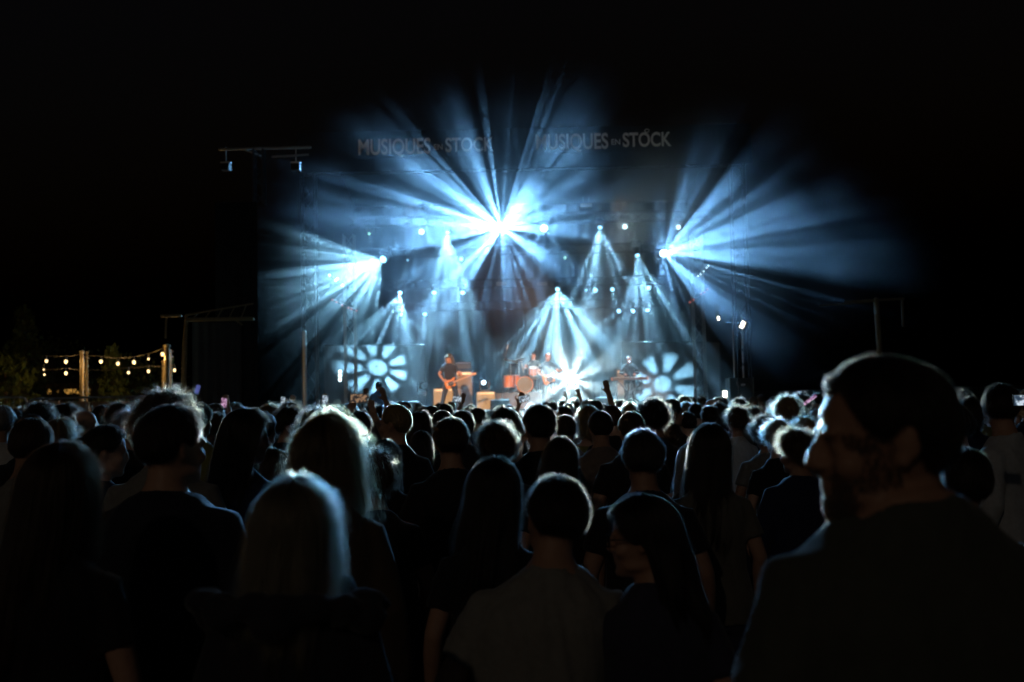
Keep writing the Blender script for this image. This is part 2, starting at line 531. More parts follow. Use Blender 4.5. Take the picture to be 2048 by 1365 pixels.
st = thing('stage', 'long black concert stage deck with cloth skirt behind the crowd', 'stage', (0, 0, 0))
MB().box((0.4, 36.6, DECK - 0.1), (13.9, 11.2, 0.2)).build('deck', M['deck'], st)
sk = MB()
n = 160
for i in range(n):
    x0, x1 = -6.5 + 13.8 * i / n, -6.5 + 13.8 * (i + 1) / n
    y0, y1 = 30.96 - .03 * math.sin(i * 1.1), 30.96 - .03 * math.sin(i * 1.1 + 1.1)
    sk.add([(x0, y0, GZ), (x1, y1, GZ), (x1, y1, DECK - .2), (x0, y0, DECK - .2)], [(0, 1, 2, 3)])
sk.build('skirt', M['black_cloth'], st)
for i in range(5):
    MB().box((-6 + 3.2 * i, 31.4, (GZ + DECK - .2) / 2), (.08, .08, DECK - .2 - GZ)).build('leg', M['steel'], st)

rf = thing('stage_roof', 'tall black stage roof with cloth fascia carrying two white festival banners', 'stage roof')
zt, zb = P(1050, 255, 30.6).z, P(1050, 335, 30.6).z
fa = MB()
n = 70
for i in range(n):
    x0, x1 = -6.6 + 14.2 * i / n, -6.6 + 14.2 * (i + 1) / n
    y0, y1 = 30.7 + .02 * math.sin(i * .9), 30.7 + .02 * math.sin(i * .9 + .9)
    fa.add([(x0, y0, zb), (x1, y1, zb), (x1, y1, zt), (x0, y0, zt)], [(0, 1, 2, 3)])
fa.build('fascia', M['black_cloth'], rf)
MB().add([(-6.7, 30.9, zt), (7.7, 30.9, zt), (7.7, 36.5, zt + 1.1), (-6.7, 36.5, zt + 1.1), (7.7, 43, zt), (-6.7, 43, zt)], [(0, 1, 2, 3), (3, 2, 4, 5)]).build('roof_sheet', M['canvas'], rf)
for x in (-6.35, 7.25):
    for y in (31.3, 42.4):
        truss(MB(), (x, y, GZ), (x, y, zt - .2), .42).build('mast', M['black_metal'], rf)
truss(MB(), (-6.5, 31.1, zb + .25), (7.5, 31.1, zb + .25), .4).build('front_beam', M['black_metal'], rf)

bd = MB()
n = 120
for i in range(n):
    x0, x1 = -6.6 + 14.2 * i / n, -6.6 + 14.2 * (i + 1) / n
    y0, y1 = 42 + .08 * math.sin(i * .8), 42 + .08 * math.sin(i * .8 + .8)
    bd.add([(x0, y0, DECK), (x1, y1, DECK), (x1, y1, zb + 1), (x0, y0, zb + 1)], [(0, 1, 2, 3)])
tag(bd.build('backdrop_curtain', M['black_cloth']), 'wide black folded curtain closing the rear of the stage', 'curtain')


def drape(pxa, pxb, pya, pyb, Y, label):
    a, b, t, u = P(pxa, pyb, Y), P(pxb, pyb, Y), P(pxa, pya, Y), P(pxb, pya, Y)
    m = MB()
    n = 24
    for i in range(n):
        k0, k1 = i / n, (i + 1) / n
        o0, o1 = Vector((0, .015 * math.sin(i * 1.3), 0)), Vector((0, .015 * math.sin(i * 1.3 + 1.3), 0))
        m.add([a.lerp(b, k0) + o0, a.lerp(b, k1) + o1, t.lerp(u, k1) + o1, t.lerp(u, k0) + o0], [(0, 1, 2, 3)])
    r = thing('side_scrim', label, 'scrim', (a + b) / 2)
    for o, nm, mt in ((m, 'gauze', 'scrim'), (MB().tube([t, u], .03, 8), 'rail', 'black_metal'), (MB().tube([a, t], .025, 8), 'upright', 'black_metal'), (MB().tube([b, u], .025, 8), 'upright', 'black_metal')):
        o.v = [tuple(Vector(v) - r.location) for v in o.v]
        o.build(nm, M[mt], r)


drape(648, 850, 690, 808, 38.8, 'pale gauze panel lit with petals of light left of the guitarist')
drape(1245, 1440, 685, 812, 38.8, 'pale gauze panel lit with a flower of light right of the keyboard')


# ---- banners
def word(txt, x0, x1, ytop, ybot, Y, parent, bold=.02):
    cu = bpy.data.curves.new('lettering', 'FONT')
    cu.body = txt
    cu.offset = bold
    cu.extrude = 0.01
    o = bpy.data.objects.new('tmp', cu)
    C.objects.link(o)
    dg = bpy.context.evaluated_depsgraph_get()
    me = bpy.data.meshes.new_from_object(o.evaluated_get(dg))
    bpy.data.objects.remove(o)
    v = np.empty(len(me.vertices) * 3, np.float32)
    me.vertices.foreach_get('co', v)
    v = v.reshape(-1, 3)
    a, b = P(x0, ybot, Y), P(x1, ytop, Y)
    lo = v.min(0)
    hi = v.max(0)
    base = 0.0 if 'Q' in txt else lo[1]
    caph = (hi[1] - base)
    w = np.empty_like(v)
    w[:, 0] = a.x + (v[:, 0] - lo[0]) / (hi[0] - lo[0]) * (b.x - a.x)
    w[:, 2] = a.z + (v[:, 1] - base) / caph * (P(x0, ytop, Y).z - a.z)
    w[:, 1] = Y - v[:, 2]
    w -= np.array(parent.location, np.float32)
    me.vertices.foreach_set('co', w.reshape(-1))
    me.update()
    return link('lettering', me, M['letters'], parent)


for x0, yo, label, ring in ((717, 0, 'white MUSIQUES EN STOCK banner partly veiled by the big blue beams', False), (1072, -10, 'white MUSIQUES EN STOCK banner in clear dark above the keyboard side', True)):
    a, b = P(x0 - 8, 318 + yo, 30.55), P(x0 + 282, 272 + yo, 30.55)
    bn = thing('festival_banner', label, 'banner', (a + b) / 2, 0, 'festival banners on the stage roof')
    MB().box((0, 0, 0), (b.x - a.x, .02, abs(b.z - a.z))).build('cloth', M['black_cloth'], bn)
    word('MUSIQUES', x0, x0 + 144, 279 + yo, 310 + yo, 30.53, bn)
    word('EN', x0 + 151, x0 + 168, 289 + yo, 300 + yo, 30.53, bn, .005)
    word('STOCK', x0 + 174, x0 + 270, 276 + yo, 305 + yo, 30.53, bn)
    if ring:
        c = P(x0 + 222, 272 + yo, 30.53) - bn.location
        rg = MB()
        rg.tube([c + Vector((.07 * math.cos(t), 0, .05 * math.sin(t))) for t in np.linspace(.3, 5.6, 14)], .014, 6)
        rg.build('ring_mark', M['letters'], bn)

# ---- lighting trusses
def truss_thing(x0, x1, py, Y, label):
    a, b = P(x0, py, Y), P(x1, py, Y)
    z = (a.z + b.z) / 2
    t = truss(MB(), (a.x, Y, z), (b.x, Y, z), .32).build('lighting_truss', M['black_metal'])
    tag(t, label, 'truss')
    return z


truss_thing(700, 1420, 438, 34.6, 'front lighting truss carrying the brightest lamp')
truss_thing(720, 1400, 500, 37, 'high thin lighting truss between front and middle trusses')
truss_thing(770, 1330, 566, 38.2, 'middle lighting truss carrying the tall tent of white light')
truss_thing(780, 1320, 610, 40.2, 'lowest rear lighting truss above the backline')
for px, lab in ((702, 'side lighting tower behind the left scrim, pinkish steel tubes'), (1402, 'side lighting tower behind the right scrim, pinkish steel tubes')):
    a = P(px, 800, 35)
    zt2 = P(px, 470, 35).z
    tw = thing('light_tower', lab, 'truss tower', (a.x, 35, DECK))
    truss(MB(), (0, 0, 0), (0, 0, zt2 - DECK), .36, r=.03).build('mast', M['steel'], tw)
    MB().box((0, 0, .03), (.8, .8, .06)).build('base_plate', M['steel'], tw)

# ---- moving heads
lens_mat, lnt, lb = new_mat('lamp_lens')
oi = lnt.nodes.new('ShaderNodeObjectInfo')
lnt.links.new(oi.outputs['Color'], lb.inputs['Emission Color'])
lb.inputs['Emission Strength'].default_value = 1
lb.inputs['Base Color'].default_value = (.02, .02, .02, 1)
hd = MB()
prof = [(.10, -.16), (.13, -.13), (.135, .06), (.11, .12), (.105, .2), (.085, .2)]
hd.loft([[Vector((r * math.cos(2 * PI * k / 20), r * math.sin(2 * PI * k / 20), z)) for k in range(20)] for r, z in prof])
head_me = hd.mesh('head')
head_me.materials.append(M['black_metal'])
ln = MB()
ln.loft([[Vector((r * math.cos(2 * PI * k / 20), r * math.sin(2 * PI * k / 20), z)) for k in range(20)] for r, z in [(.082, .201), (.075, .225), (.05, .245), (.01, .255)]])
lens_me = ln.mesh('lens', True)
lens_me.materials.append(lens_mat)
yk = MB()
yk.box((0, 0, .24), (.36, .09, .04)).box((-.165, 0, .06), (.03, .09, .34)).box((.165, 0, .06), (.03, .09, .34))
yoke_me = yk.mesh('yoke')
yoke_me.materials.append(M['black_metal'])
bs = MB()
bs.box((0, 0, .31), (.34, .26, .11)).box((-.1, 0, .39), (.05, .06, .08)).box((.1, 0, .39), (.05, .06, .08))
base_me = bs.mesh('base')
base_me.materials.append(M['black_metal'])


def moving_head(L, floor=False):
    p = P(L[0], L[1], L[2])
    q = P(L[3], L[4], L[5]) if L[5] else aim(*L[:3], *L[3][1:])
    dr = (q - p).normalized()
    r = thing('moving_head_light', L[14], 'stage light', p - dr * .24, 0, 'floor lamps' if floor else 'lamps hung over the stage')
    flip = Matrix.Rotation(PI, 4, 'X') if floor else Matrix.Identity(4)
    yaw = Matrix.Rotation(math.atan2(dr.y, dr.x) - PI / 2, 4, 'Z')
    for nm, me in (('base', base_me), ('yoke', yoke_me)):
        o = link(nm, me, None, r)
        o.matrix_local = yaw @ flip if nm == 'yoke' else flip
    h = link('head', head_me, None, r)
    h.matrix_local = dr.to_track_quat('Z', 'Y').to_matrix().to_4x4()
    s = 1.4 if L[6] >= 25 and L[5] == 0 else 1.35 if L[13] >= 60 else 1.0 if L[13] > 10 else .6
    h.scale = (s, s, 1)
    col = [c * (1.2 + L[13] * .11) for c in (L[8] if L[8] != BLUE else (.6, .85, 1))]
    link('lens', lens_me, None, h, col=col)


for L in LAMPS:
    moving_head(L)
for L in FLOOR_LAMPS:
    moving_head(L, True)


# ---- small lamps of the side towers
def batten(pts, Y, m, label, r=.035):
    ps = [P(x, y, Y) for x, y in pts]
    c = sum(ps, Vector()) / len(ps)
    t = thing('led_batten', label, 'light bar', c)
    MB().tube([ps[0] - c + Vector((0, .06, 0)), ps[-1] - c + Vector((0, .06, 0))], .035, 8).build('bar', M['black_metal'], t)
    lm = MB().ell((0, 0, 0), (r, r, r), 10, 6).mesh('lamp', True)
    lm.materials.append(M[m])
    for p in ps:
        link('lamp', lm, None, t, p - c)


batten([(665, 600), (673, 605), (684, 611), (697, 616), (703, 619), (713, 622)], 34.5, 'red', 'sloping bar of small red lights on the left tower')
batten([(1380, 605), (1387, 600), (1402, 588), (1409, 585), (1415, 579)], 34.5, 'red', 'sloping bar of small red lights on the right tower')
batten([(659, 551), (671, 561), (675, 558), (685, 571)], 34.5, 'cool', 'short bar of white pixel lights on the left tower', .045)
batten([(1396, 553), (1401, 549), (1407, 543), (1413, 536), (1417, 532)], 34.5, 'cool', 'thin bar of white pixel lights on the right tower', .025)
batten([(680, 744), (680, 752), (680, 760)], 33, 'cool', 'upright row of glowing beads added as white glints low on the left stage edge', .06)  # added glowing beads standing in for cool white glints


def flood(px, py, Y, w, h, label, tilt):
    p = P(px, py, Y)
    t = thing('flood_lamp', label, 'lamp', p)
    mt = Matrix.Rotation(tilt, 3, 'Y')
    MB().box((0, .08, 0), (w * 1.3, .14, h * 1.2), mt).build('housing', M['black_metal'], t)
    MB().box((0, 0, 0), (w, .014, h), mt).build('glass', M['warmlamp'], t)
    MB().tube([(0, .16, -h * .2), (0, .2, -h * 1.2)], .02, 6).build('bracket', M['steel'], t)


flood(1485, 650, 32, .12, .22, 'bright warm flood lamp high on the right side mast', .5)
flood(1437, 637, 34, .06, .12, 'small warm lamp below the right blue fan', -.2)
flood(1450, 789, 31, .12, .2, 'low warm lamp beside the dark case right of the stage', .05)
for px, lab in ((1471, 'thin steel mast right of the stage beside the warm lamp'), (1489, 'thinner steel mast at the far right stage edge')):
    a = P(px, 800, 32.2)
    ms = thing('steel_mast', lab, 'mast', (a.x, 32.2, DECK))
    hh = P(px, 632, 32.2).z - DECK
    MB().tube([(0, 0, 0), (0, 0, hh)], .035, 10).build('tube', M['steel'], ms)
    MB().tube([(-.25, 0, hh * .93), (.25, 0, hh * .93)], .025, 8).build('crossbar', M['steel'], ms)
    MB().box((0, 0, .02), (.4, .4, .04)).build('base_plate', M['steel'], ms)
p = P(1480, 812, 31.6)
fc = thing('flight_case', 'black flight case with a pale label right of the stage', 'case', (p.x, 31.6, DECK))
MB().box((0, 0, .45), (.75, .6, .86)).build('body', M['tolex'], fc)
for sx_ in (-.37, .37):
    MB().box((sx_, -.3, .45), (.03, .03, .9)).build('edge_trim', M['steel'], fc)
MB().box((.05, -.306, .66), (.13, .01, .06)).build('sticker', M['letters'], fc)
a = P(610, 785, 30)
pl = thing('scaffold_pole', 'amber-lit upright scaffold pole at the left stage corner', 'pole', (a.x, 30, GZ))
MB().tube([(0, 0, 0), (0, 0, P(609, 665, 30).z - GZ)], .06, 12).build('tube', M['steel'], pl)
MB().box((0, 0, .02), (.35, .35, .04)).build('base_plate', M['steel'], pl)

# ---- backline
def amp_stack(px0, px1, pyt, pyb, Y, label, two=True, logo=False, tan=False):
    a, b = P(px0, pyb, Y), P(px1, pyt, Y)
    if two:
        a.z = DECK
    w, h = b.x - a.x, b.z - a.z
    t = thing('guitar_amplifier', label, 'amplifier', ((a.x + b.x) / 2, Y, a.z))
    m = 'tan' if tan else 'tolex'
    MB().box((0, 0, h / 2), (w, .34, h)).build('cabinet', M[m], t)
    gh = h * (.86 if two else .62)
    MB().box((0, -.175, h * .07 + gh / 2), (w * .9, .012, gh)).build('grille', M['tan' if tan else 'grille'], t)
    MB().box((0, -.176, h - h * .08 if two else h - h * .17), (w * .86, .016, h * (.05 if two else .16))).build('control_panel', M['plate'], t)
    for k in range(5):
        MB().cyl((-w * .32 + w * .16 * k, -.184, h - h * (.08 if two else .17)), (-w * .32 + w * .16 * k, -.2, h - h * (.08 if two else .17)), .012, 10).build('knob', M['black_metal'], t)
    MB().tube([(-.09, 0, h + .004), (-.08, 0, h + .035), (.08, 0, h + .035), (.09, 0, h + .004)], .012, 6).build('handle', M['rubber'], t)
    if logo:
        MB().tube([(.03, -.186, h * .52), (-.02, -.186, h * .5), (-.03, -.186, h * .42), (.02, -.186, h * .38), (.0, -.186, h * .3), (-.04, -.186, h * .27)], .008, 6).build('emblem', M['black_metal'], t)
    return t, w, h


amp_stack(913, 945, 741, 804, 36.4, 'tall dark speaker cabinet behind the guitarist')
t, w, h = amp_stack(911, 943, 724, 739, 36.4, 'pale fronted amplifier head standing on the tall cabinet', two=False)
amp_stack(868, 906, 777, 804, 36.0, 'olive tan combo amplifier half hidden by the guitarist legs', tan=True)
amp_stack(954, 990, 784, 810, 35.2, 'tan combo amplifier with a black emblem between guitarist and drums', logo=True, tan=True)
amp_stack(1234, 1250, 738, 806, 36.5, 'narrow dark amplifier standing behind the keyboard player')

rs = P(1046, 786, 36)
RZ = rs.z
rt_ = thing('drum_riser', 'low brown-skirted drum platform at mid stage', 'platform', (rs.x, 36.7, DECK))
MB().box((0, 0, RZ - DECK - .04), (2.15, 2.2, .08)).build('platform_top', M['deck'], rt_)
MB().box((0, 0, (RZ - DECK - .08) / 2), (2.1, 2.15, RZ - DECK - .08)).build('skirt', M['riser'], rt_)

K = P(1050, 784.5, 36)
kit = thing('drum_kit', 'orange lacquered drum kit on the brown platform', 'drum kit', (K.x, 36, RZ))


def drum(name, c, axis, r, d, mshell='wood', front='head'):
    c, axis = Vector(c), Vector(axis).normalized()
    a, b = c - axis * d / 2, c + axis * d / 2
    o = MB().cyl(a, b, r, 28).build(name, M[mshell], kit)
    u, v = frame_of(axis)
    for e, s_ in ((a, -1), (b, 1)):
        MB().tube([e + (u * math.cos(t) + v * math.sin(t)) * (r + .008) for t in np.linspace(0, 2 * PI, 29)], .012, 6).build('hoop', M['wood' if name == 'bass_drum' else 'metal'], o)
        MB().cyl(e + axis * s_ * .002, e + axis * s_ * .005, r * .97, 28).build('drum_skin', M[front if s_ < 0 or name != 'bass_drum' else 'head'] if name == 'bass_drum' else M['letters'], o)
    lg = MB()
    for k in range(8):
        t = 2 * PI * k / 8
        q = c + (u * math.cos(t) + v * math.sin(t)) * (r + .01)
        lg.tube([q - axis * d * .38, q + axis * d * .38], .008, 5)
    lg.build('tension_rods', M['metal'], o)
    return o


drum('bass_drum', (0, -.05, .29), (0, -1, 0), .285, .42)
drum('floor_tom', (-.56, .1, .42), (0, 0, 1), .2, .42)
drum('floor_tom', (-.34, .42, .46), (0, 0, 1), .18, .38)
drum('rack_tom', (.32, .0, .78), (.05, -.35, 1), .155, .26)
drum('snare_drum', (.36, .42, .58), (0, -.1, 1), .17, .14, 'metal')
for (x, y, z, r, tx) in ((-.5, .15, 1.16, .26, .3), (-.2, .5, 1.2, .22, -.15), (.72, .3, 1.02, .2, -.1)):
    c = MB()
    m3 = Matrix.Rotation(tx, 3, 'Y') @ Matrix.Rotation(-.2, 3, 'X')
    c.loft([[Vector((x, y, z)) + m3 @ Vector((q * math.cos(2 * PI * k / 28), q * math.sin(2 * PI * k / 28), h_)) for k in range(28)] for q, h_ in ((r, 0), (r * .35, .016), (.03, .035), (.005, .036))] + [[Vector((x, y, z)) + m3 @ Vector((q * math.cos(2 * PI * k / 28), q * math.sin(2 * PI * k / 28), h_)) for k in range(28)] for q, h_ in ((.03, .03), (r, -.003))])
    c.build('cymbal', M['brass'], kit)
    s_ = MB().tube([(x, y, z), (x, y + .02, .35)], .012, 8)
    for k in range(3):
        t = 2 * PI * k / 3
        s_.tube([(x, y + .02, .35), (x + .25 * math.cos(t), y + .02 + .25 * math.sin(t), .015)], .01, 6)
    s_.build('cymbal_stand', M['metal'], kit)
for sx_ in (-1, 1):
    MB().tube([(sx_ * .26, -.22, .2), (sx_ * .4, -.34, .012)], .012, 6).build('spur', M['metal'], kit)
MB().cyl((.1, .75, .48), (.1, .75, .56), .17, 20).build('drum_stool', M['rubber'], kit)
MB().tube([(.1, .75, .5), (.1, .75, .02)], .02, 8).build('stool_post', M['metal'], kit)


def mic_stand(px, pyb, Y, z0, h, boom, label, straight=False):
    p = P(px, pyb, Y)
    t = thing('microphone_stand', label, 'microphone stand', (p.x, Y, z0))
    MB().tube([(0, 0, 0), (0, 0, h)], .012, 8).build('post', M['black_metal'], t)
    for k in range(3):
        a = 2 * PI * k / 3 + .4
        MB().tube([(0, 0, .12), (.28 * math.cos(a), .28 * math.sin(a), .012)], .01, 6).build('leg', M['black_metal'], t)
    b = Vector(boom)
    e = Vector((0, 0, h))
    MB().tube([e - b * .3, e + b], .009, 6).build('boom', M['black_metal'], t)
    q = e + b
    d_ = b.normalized()
    m = MB().tube([q, q + d_ * .13], [.014, .02], 10)
    m.ell(q + d_ * .15, (.026, .026, .026), 10, 6)
    m.build('microphone', M['steel'], t)


mic_stand(1005, 800, 35.4, DECK, 1.35, (.2, 0, .78), 'tall boom microphone stand leaning over the cymbals')
mic_stand(1262, 800, 33.2, DECK, 1.42, (.02, .25, .08), 'microphone stand in front of the keyboard player')
mic_stand(886, 800, 32.2, DECK, 1.5, (.05, .3, .06), 'microphone stand beside the guitarist')

kp = P(1259, 758, 33.4)
kb = thing('keyboard', 'long red-lit stage keyboard on a cross stand', 'keyboard', (kp.x, 33.4, DECK))
hz = kp.z - DECK
MB().box((0, 0, hz), (1.18, .3, .09)).build('case', M['tolex'], kb)
MB().box((0, -.151, hz), (1.14, .008, .06)).build('rear_panel', M['riser'], kb)
for s_ in (-.57, .57):
    MB().box((s_ * 1.045, 0, hz), (.03, .31, .1)).build('end_cheek', M['wood'], kb)
wk, bk = MB(), MB()
for k in range(52):
    wk.box((-.53 + k * .0205, .09, hz + .05), (.019, .12, .014))
    if k % 7 in (0, 1, 3, 4, 5):
        bk.box((-.52 + k * .0205, .06, hz + .062), (.01, .07, .012))
tag(wk.build('white_keys', M['letters'], kb), kind='stuff')
tag(bk.build('black_keys', M['rubber'], kb), kind='stuff')
for s_ in (-1, 1):
    MB().tube([(-.42 * s_, .1, hz - .05), (.42 * s_, -.1, .015)], .02, 8).build('cross_leg', M['black_metal'], kb)
for px, py, lab in ((820, 812, 'black wedge monitor at the stage edge left of the guitarist'), (1000, 816, 'black wedge monitor at the stage edge before the drums'), (1210, 812, 'black wedge monitor at the stage edge right of the dazzling lamp')):
    p = P(px, py, 31.6)
    wd_ = thing('wedge_monitor', lab, 'speaker', (p.x, 31.6, DECK), 0, 'wedge monitors along the stage edge')
    MB().add([(-.3, -.22, 0), (.3, -.22, 0), (.3, .22, 0), (-.3, .22, 0), (-.3, -.14, .34), (.3, -.14, .34), (.3, .06, .36), (-.3, .06, .36)], [(3, 2, 1, 0), (4, 5, 6, 7), (0, 1, 5, 4), (1, 2, 6, 5), (2, 3, 7, 6), (3, 0, 4, 7)]).build('cabinet', M['tolex'], wd_)
    MB().add([(-.27, .075, .345), (.27, .075, .345), (.27, .215, .03), (-.27, .215, .03)], [(3, 2, 1, 0)]).build('grille', M['black_metal'], wd_)
# added tan boxes standing in for small warm reflections on the trusses
for px, py, Y, lab in ((1172, 412, 34.4, 'small tan box added for a glint under the front truss'), (1084, 568, 38, 'tan box added for a glint on the middle truss by the tent of light'), (1003, 568, 38, 'faint tan box added for a glint on the middle truss above the drums')):
    p = P(px, py, Y)
    b_ = thing('glint_box', lab, 'box', p)
    MB().box((0, 0, 0), (.4, .2, .13)).build('case', M['plate'], b_)
    MB().tube([(-.1, 0, .065), (-.1, 0, .3)], .01, 6).build('hook', M['steel'], b_)
    MB().tube([(.1, 0, .065), (.1, 0, .3)], .01, 6).build('hook', M['steel'], b_)
# ------------------------------------------------------------------ PA tower and marquees
a = P(480, 810, 23.5)
tx, ty = a.x, 23.5
pa = thing('speaker_tower', 'tall black-clad sound tower with a T-bar left of the stage', 'sound tower', (tx, ty, GZ))
ztop = P(515, 408, 23.5).z - GZ
w_ = px2m(84, 23.5)
for i, (x, y) in enumerate(((-w_ / 2, -.2), (w_ / 2, -.2), (w_ / 2, .2), (-w_ / 2, .2))):
    MB().tube([(x * .6, y, 0), (x * .6, y, ztop)], .022, 8).build('upright', M['rubber'], pa)
cl = MB()
n = 12
for i in range(n):
    x0, x1 = -w_ / 2 + w_ * i / n, -w_ / 2 + w_ * (i + 1) / n
    y0, y1 = -.24 + .025 * math.sin(i * 1.4), -.24 + .025 * math.sin(i * 1.4 + 1.4)
    cl.add([(x0, y0, 0), (x1, y1, 0), (x1, y1, ztop), (x0, y0, ztop)], [(0, 1, 2, 3)])
cl.build('cladding', M['black_cloth'], pa)
mx_ = P(519, 400, 23.5).x - tx
z1 = P(519, 300, 23.5).z - GZ
truss(MB(), (mx_, 0, ztop), (mx_, 0, z1), .22).build('mast', M['black_metal'], pa)
b0, b1 = P(440, 299, 23.5) - pa.location, P(620, 295, 23.5) - pa.location
MB().tube([b0, b1], .035, 8).build('top_bar', M['steel'], pa)
c0, c1 = P(545, 314, 23.5) - pa.location, P(616, 310, 23.5) - pa.location
MB().tube([c0, c1], .025, 8).build('lower_bar', M['steel'], pa)
MB().tube([P(486, 299, 23.5) - pa.location, P(522, 312, 23.5) - pa.location], .02, 6).build('brace', M['steel'], pa)
for px, lab in ((452, 'small chain hoist hung at the outer end of the T-bar'), (592, 'small chain hoist hung at the inner end of the T-bar')):
    p = P(px, 326, 23.5)
    la = thing('chain_hoist', lab, 'hoist', (p.x, 23.5, p.z))
    MB().box((0, 0, 0), (.24, .1, .03)).build('rigging_frame', M['steel'], la)
    MB().tube([(0, 0, .02), (0, 0, .38)], .012, 6).build('chain', M['steel'], la)
    bx = MB().box((0, 0, 0), (.2, .2, .16)).mesh('motor')
    bx.materials.append(M['rubber'])
    for k in range(1):
        o = link('motor', bx, None, la, (0, -.012 * k * k * .3, -.11 - .145 * k))
        o.rotation_euler = (.03 * k, 0, 0)


def marquee(pts, Y, label, canvas):
    c = P(*pts[0], Y)
    t = thing('marquee_frame', label, 'tent frame', (c.x, Y, GZ))
    L = t.location

    def q(x, y, dy=0):
        v = P(x, y, Y) - L
        v.y += dy
        return v
    return t, q


t, q = marquee([(368, 640)], 22.8, 'open steel tent frame with amber-lit leg left of the stage', True)
f0 = q(368, 640)
MB().tube([Vector((f0.x - .05, 0, 0)), q(372, 690), q(373, 632)], .035, 8).build('leg', M['post'], t)
MB().tube([Vector((f0.x - .13, .05, 0)), q(366, 690, .05), q(371, 632, .05)], .03, 8).build('leg', M['post'], t)
MB().box((q(352, 630) + q(332, 634)) / 2, ((q(373, 630) - q(332, 634)).x, .06, .06)).build('beam', M['post'], t)
MB().tube([q(373, 630), q(505, 608)], .02, 8).build('rafter', M['post'], t)
MB().tube([q(373, 640), q(505, 638)], .045, 8).build('beam', M['post'], t)
MB().tube([q(333, 634), q(331, 676)], .02, 8).build('hanging_bar', M['post'], t)
for k in range(5):
    MB().tube([q(385 + 24 * k, 639), q(397 + 24 * k, 626 - 4 * k)], .012, 6).build('lacing_bar', M['post'], t)
MB().tube([q(470, 640), q(484, 650)], .02, 6).build('brace', M['post'], t)
cv = MB()
n = 30
for i in range(n):
    x0, x1 = 376 + 100 * i / n, 376 + 100 * (i + 1) / n
    o0, o1 = .3 + .03 * math.sin(i * 1.2), .3 + .03 * math.sin(i * 1.2 + 1.2)
    a_, b_ = q(x0, 643, o0), q(x1, 643, o1)
    cv.add([(a_.x, a_.y, 0), (b_.x, b_.y, 0), b_, a_], [(0, 1, 2, 3)])
cv.build('side_cloth', M['canvas'], t)
t, q = marquee([(1758, 600)], 25, 'dim steel tent frame above the bald man at far right', True)
MB().tube([Vector((q(1766, 720).x, 0, 0)), q(1752, 600)], .07, 8).build('leg', M['post'], t)
MB().tube([q(1690, 604), q(1806, 598)], .03, 8).build('beam', M['post'], t)
MB().tube([q(1804, 600), q(1806, 652)], .03, 8).build('hanging_bar', M['post'], t)
MB().tube([q(1640, 612), q(1752, 603)], .02, 8).build('rafter', M['post'], t)

# ------------------------------------------------------------------ festoon lights
def pole(px, pyt, Y, r, label):
    p = P(px, pyt, Y)
    t = thing('light_pole', label, 'pole', (p.x, Y, GZ))
    MB().tube([(0, 0, 0), (0, 0, p.z - GZ)], [r, r * .85], 12).build('shaft', M['post'], t)
    MB().ell((0, 0, p.z - GZ + .03), (r * 1.2, r * 1.2, .04)).build('cap', M['post'], t)
    MB().box((0, 0, .03), (.4, .4, .06)).build('foot_plate', M['steel'], t)
    MB().tube([(0, 0, p.z - GZ - .12), (r * 2.2, -.03, p.z - GZ - .12)], .012, 6).build('hook', M['steel'], t)


pole(164, 706, 24, .05, 'steel pole between two strings of bulbs, taller of its pair')
pole(174, 708, 26, .035, 'thin steel pole just right of the taller one')
pole(334, 694, 24, .075, 'thick bright steel pole at the end of the bulb string beside the tent')
pole(341, 705, 25, .04, 'slim steel pole tucked behind the thick bright one')
pole(327, 726, 27, .05, 'short steel pole left of the thick bright one')


def festoon(pts, Y, label):
    ps = [P(x, y, Y) for x, y, k in pts]
    t = thing('festoon_lights', label, 'string lights', ps[0])
    L = t.location
    cab = []
    for i in range(len(ps) - 1):
        for k in range(8):
            s_ = k / 8
            v = ps[i].lerp(ps[i + 1], s_) - L
            v.z -= .12 * 4 * s_ * (1 - s_) * (ps[i + 1] - ps[i]).length / 3
            cab.append(v)
    cab.append(ps[-1] - L)
    MB().tube(cab, .012, 6).build('cable', M['rubber'], t)
    for (x, y, k), p in zip(pts, ps):
        if k:
            r = .034 * k
            b = MB().ell((0, 0, -.14), (r, r, r * 1.2), 12, 8).build('bulb', M['bulb'], t, True, p - L)
            MB().tube([(0, 0, -.02), (0, 0, -.1)], .018, 8).build('socket', M['rubber'], b)
            if k > 1:
                lt = bpy.data.lights.new('bulb_light', 'POINT')
                lt.energy, lt.color, lt.shadow_soft_size = 16 * k, (1, .55, .16), .05
                lo = bpy.data.objects.new('bulb_light', lt)
                C.objects.link(lo)
                lo.location = p + Vector((0, -.02, -.24))


festoon([(60, 719, 0), (93, 711, 1), (132, 712, 1.15), (163, 708, 0), (202, 712, 1.1), (236, 716, 1.1), (268, 713, 1.15), (297, 707, .7), (325, 697, 1.15), (334, 695, 0)], 24, 'nearer string of large warm bulbs hung between the steel poles')
festoon([(88, 729, .7), (89, 739, .7), (132, 736, 1.1), (174, 739, .7), (257, 735, 1), (297, 732, 1.05), (349, 730, 1.05)], 26, 'farther lower string of warm bulbs behind the first')

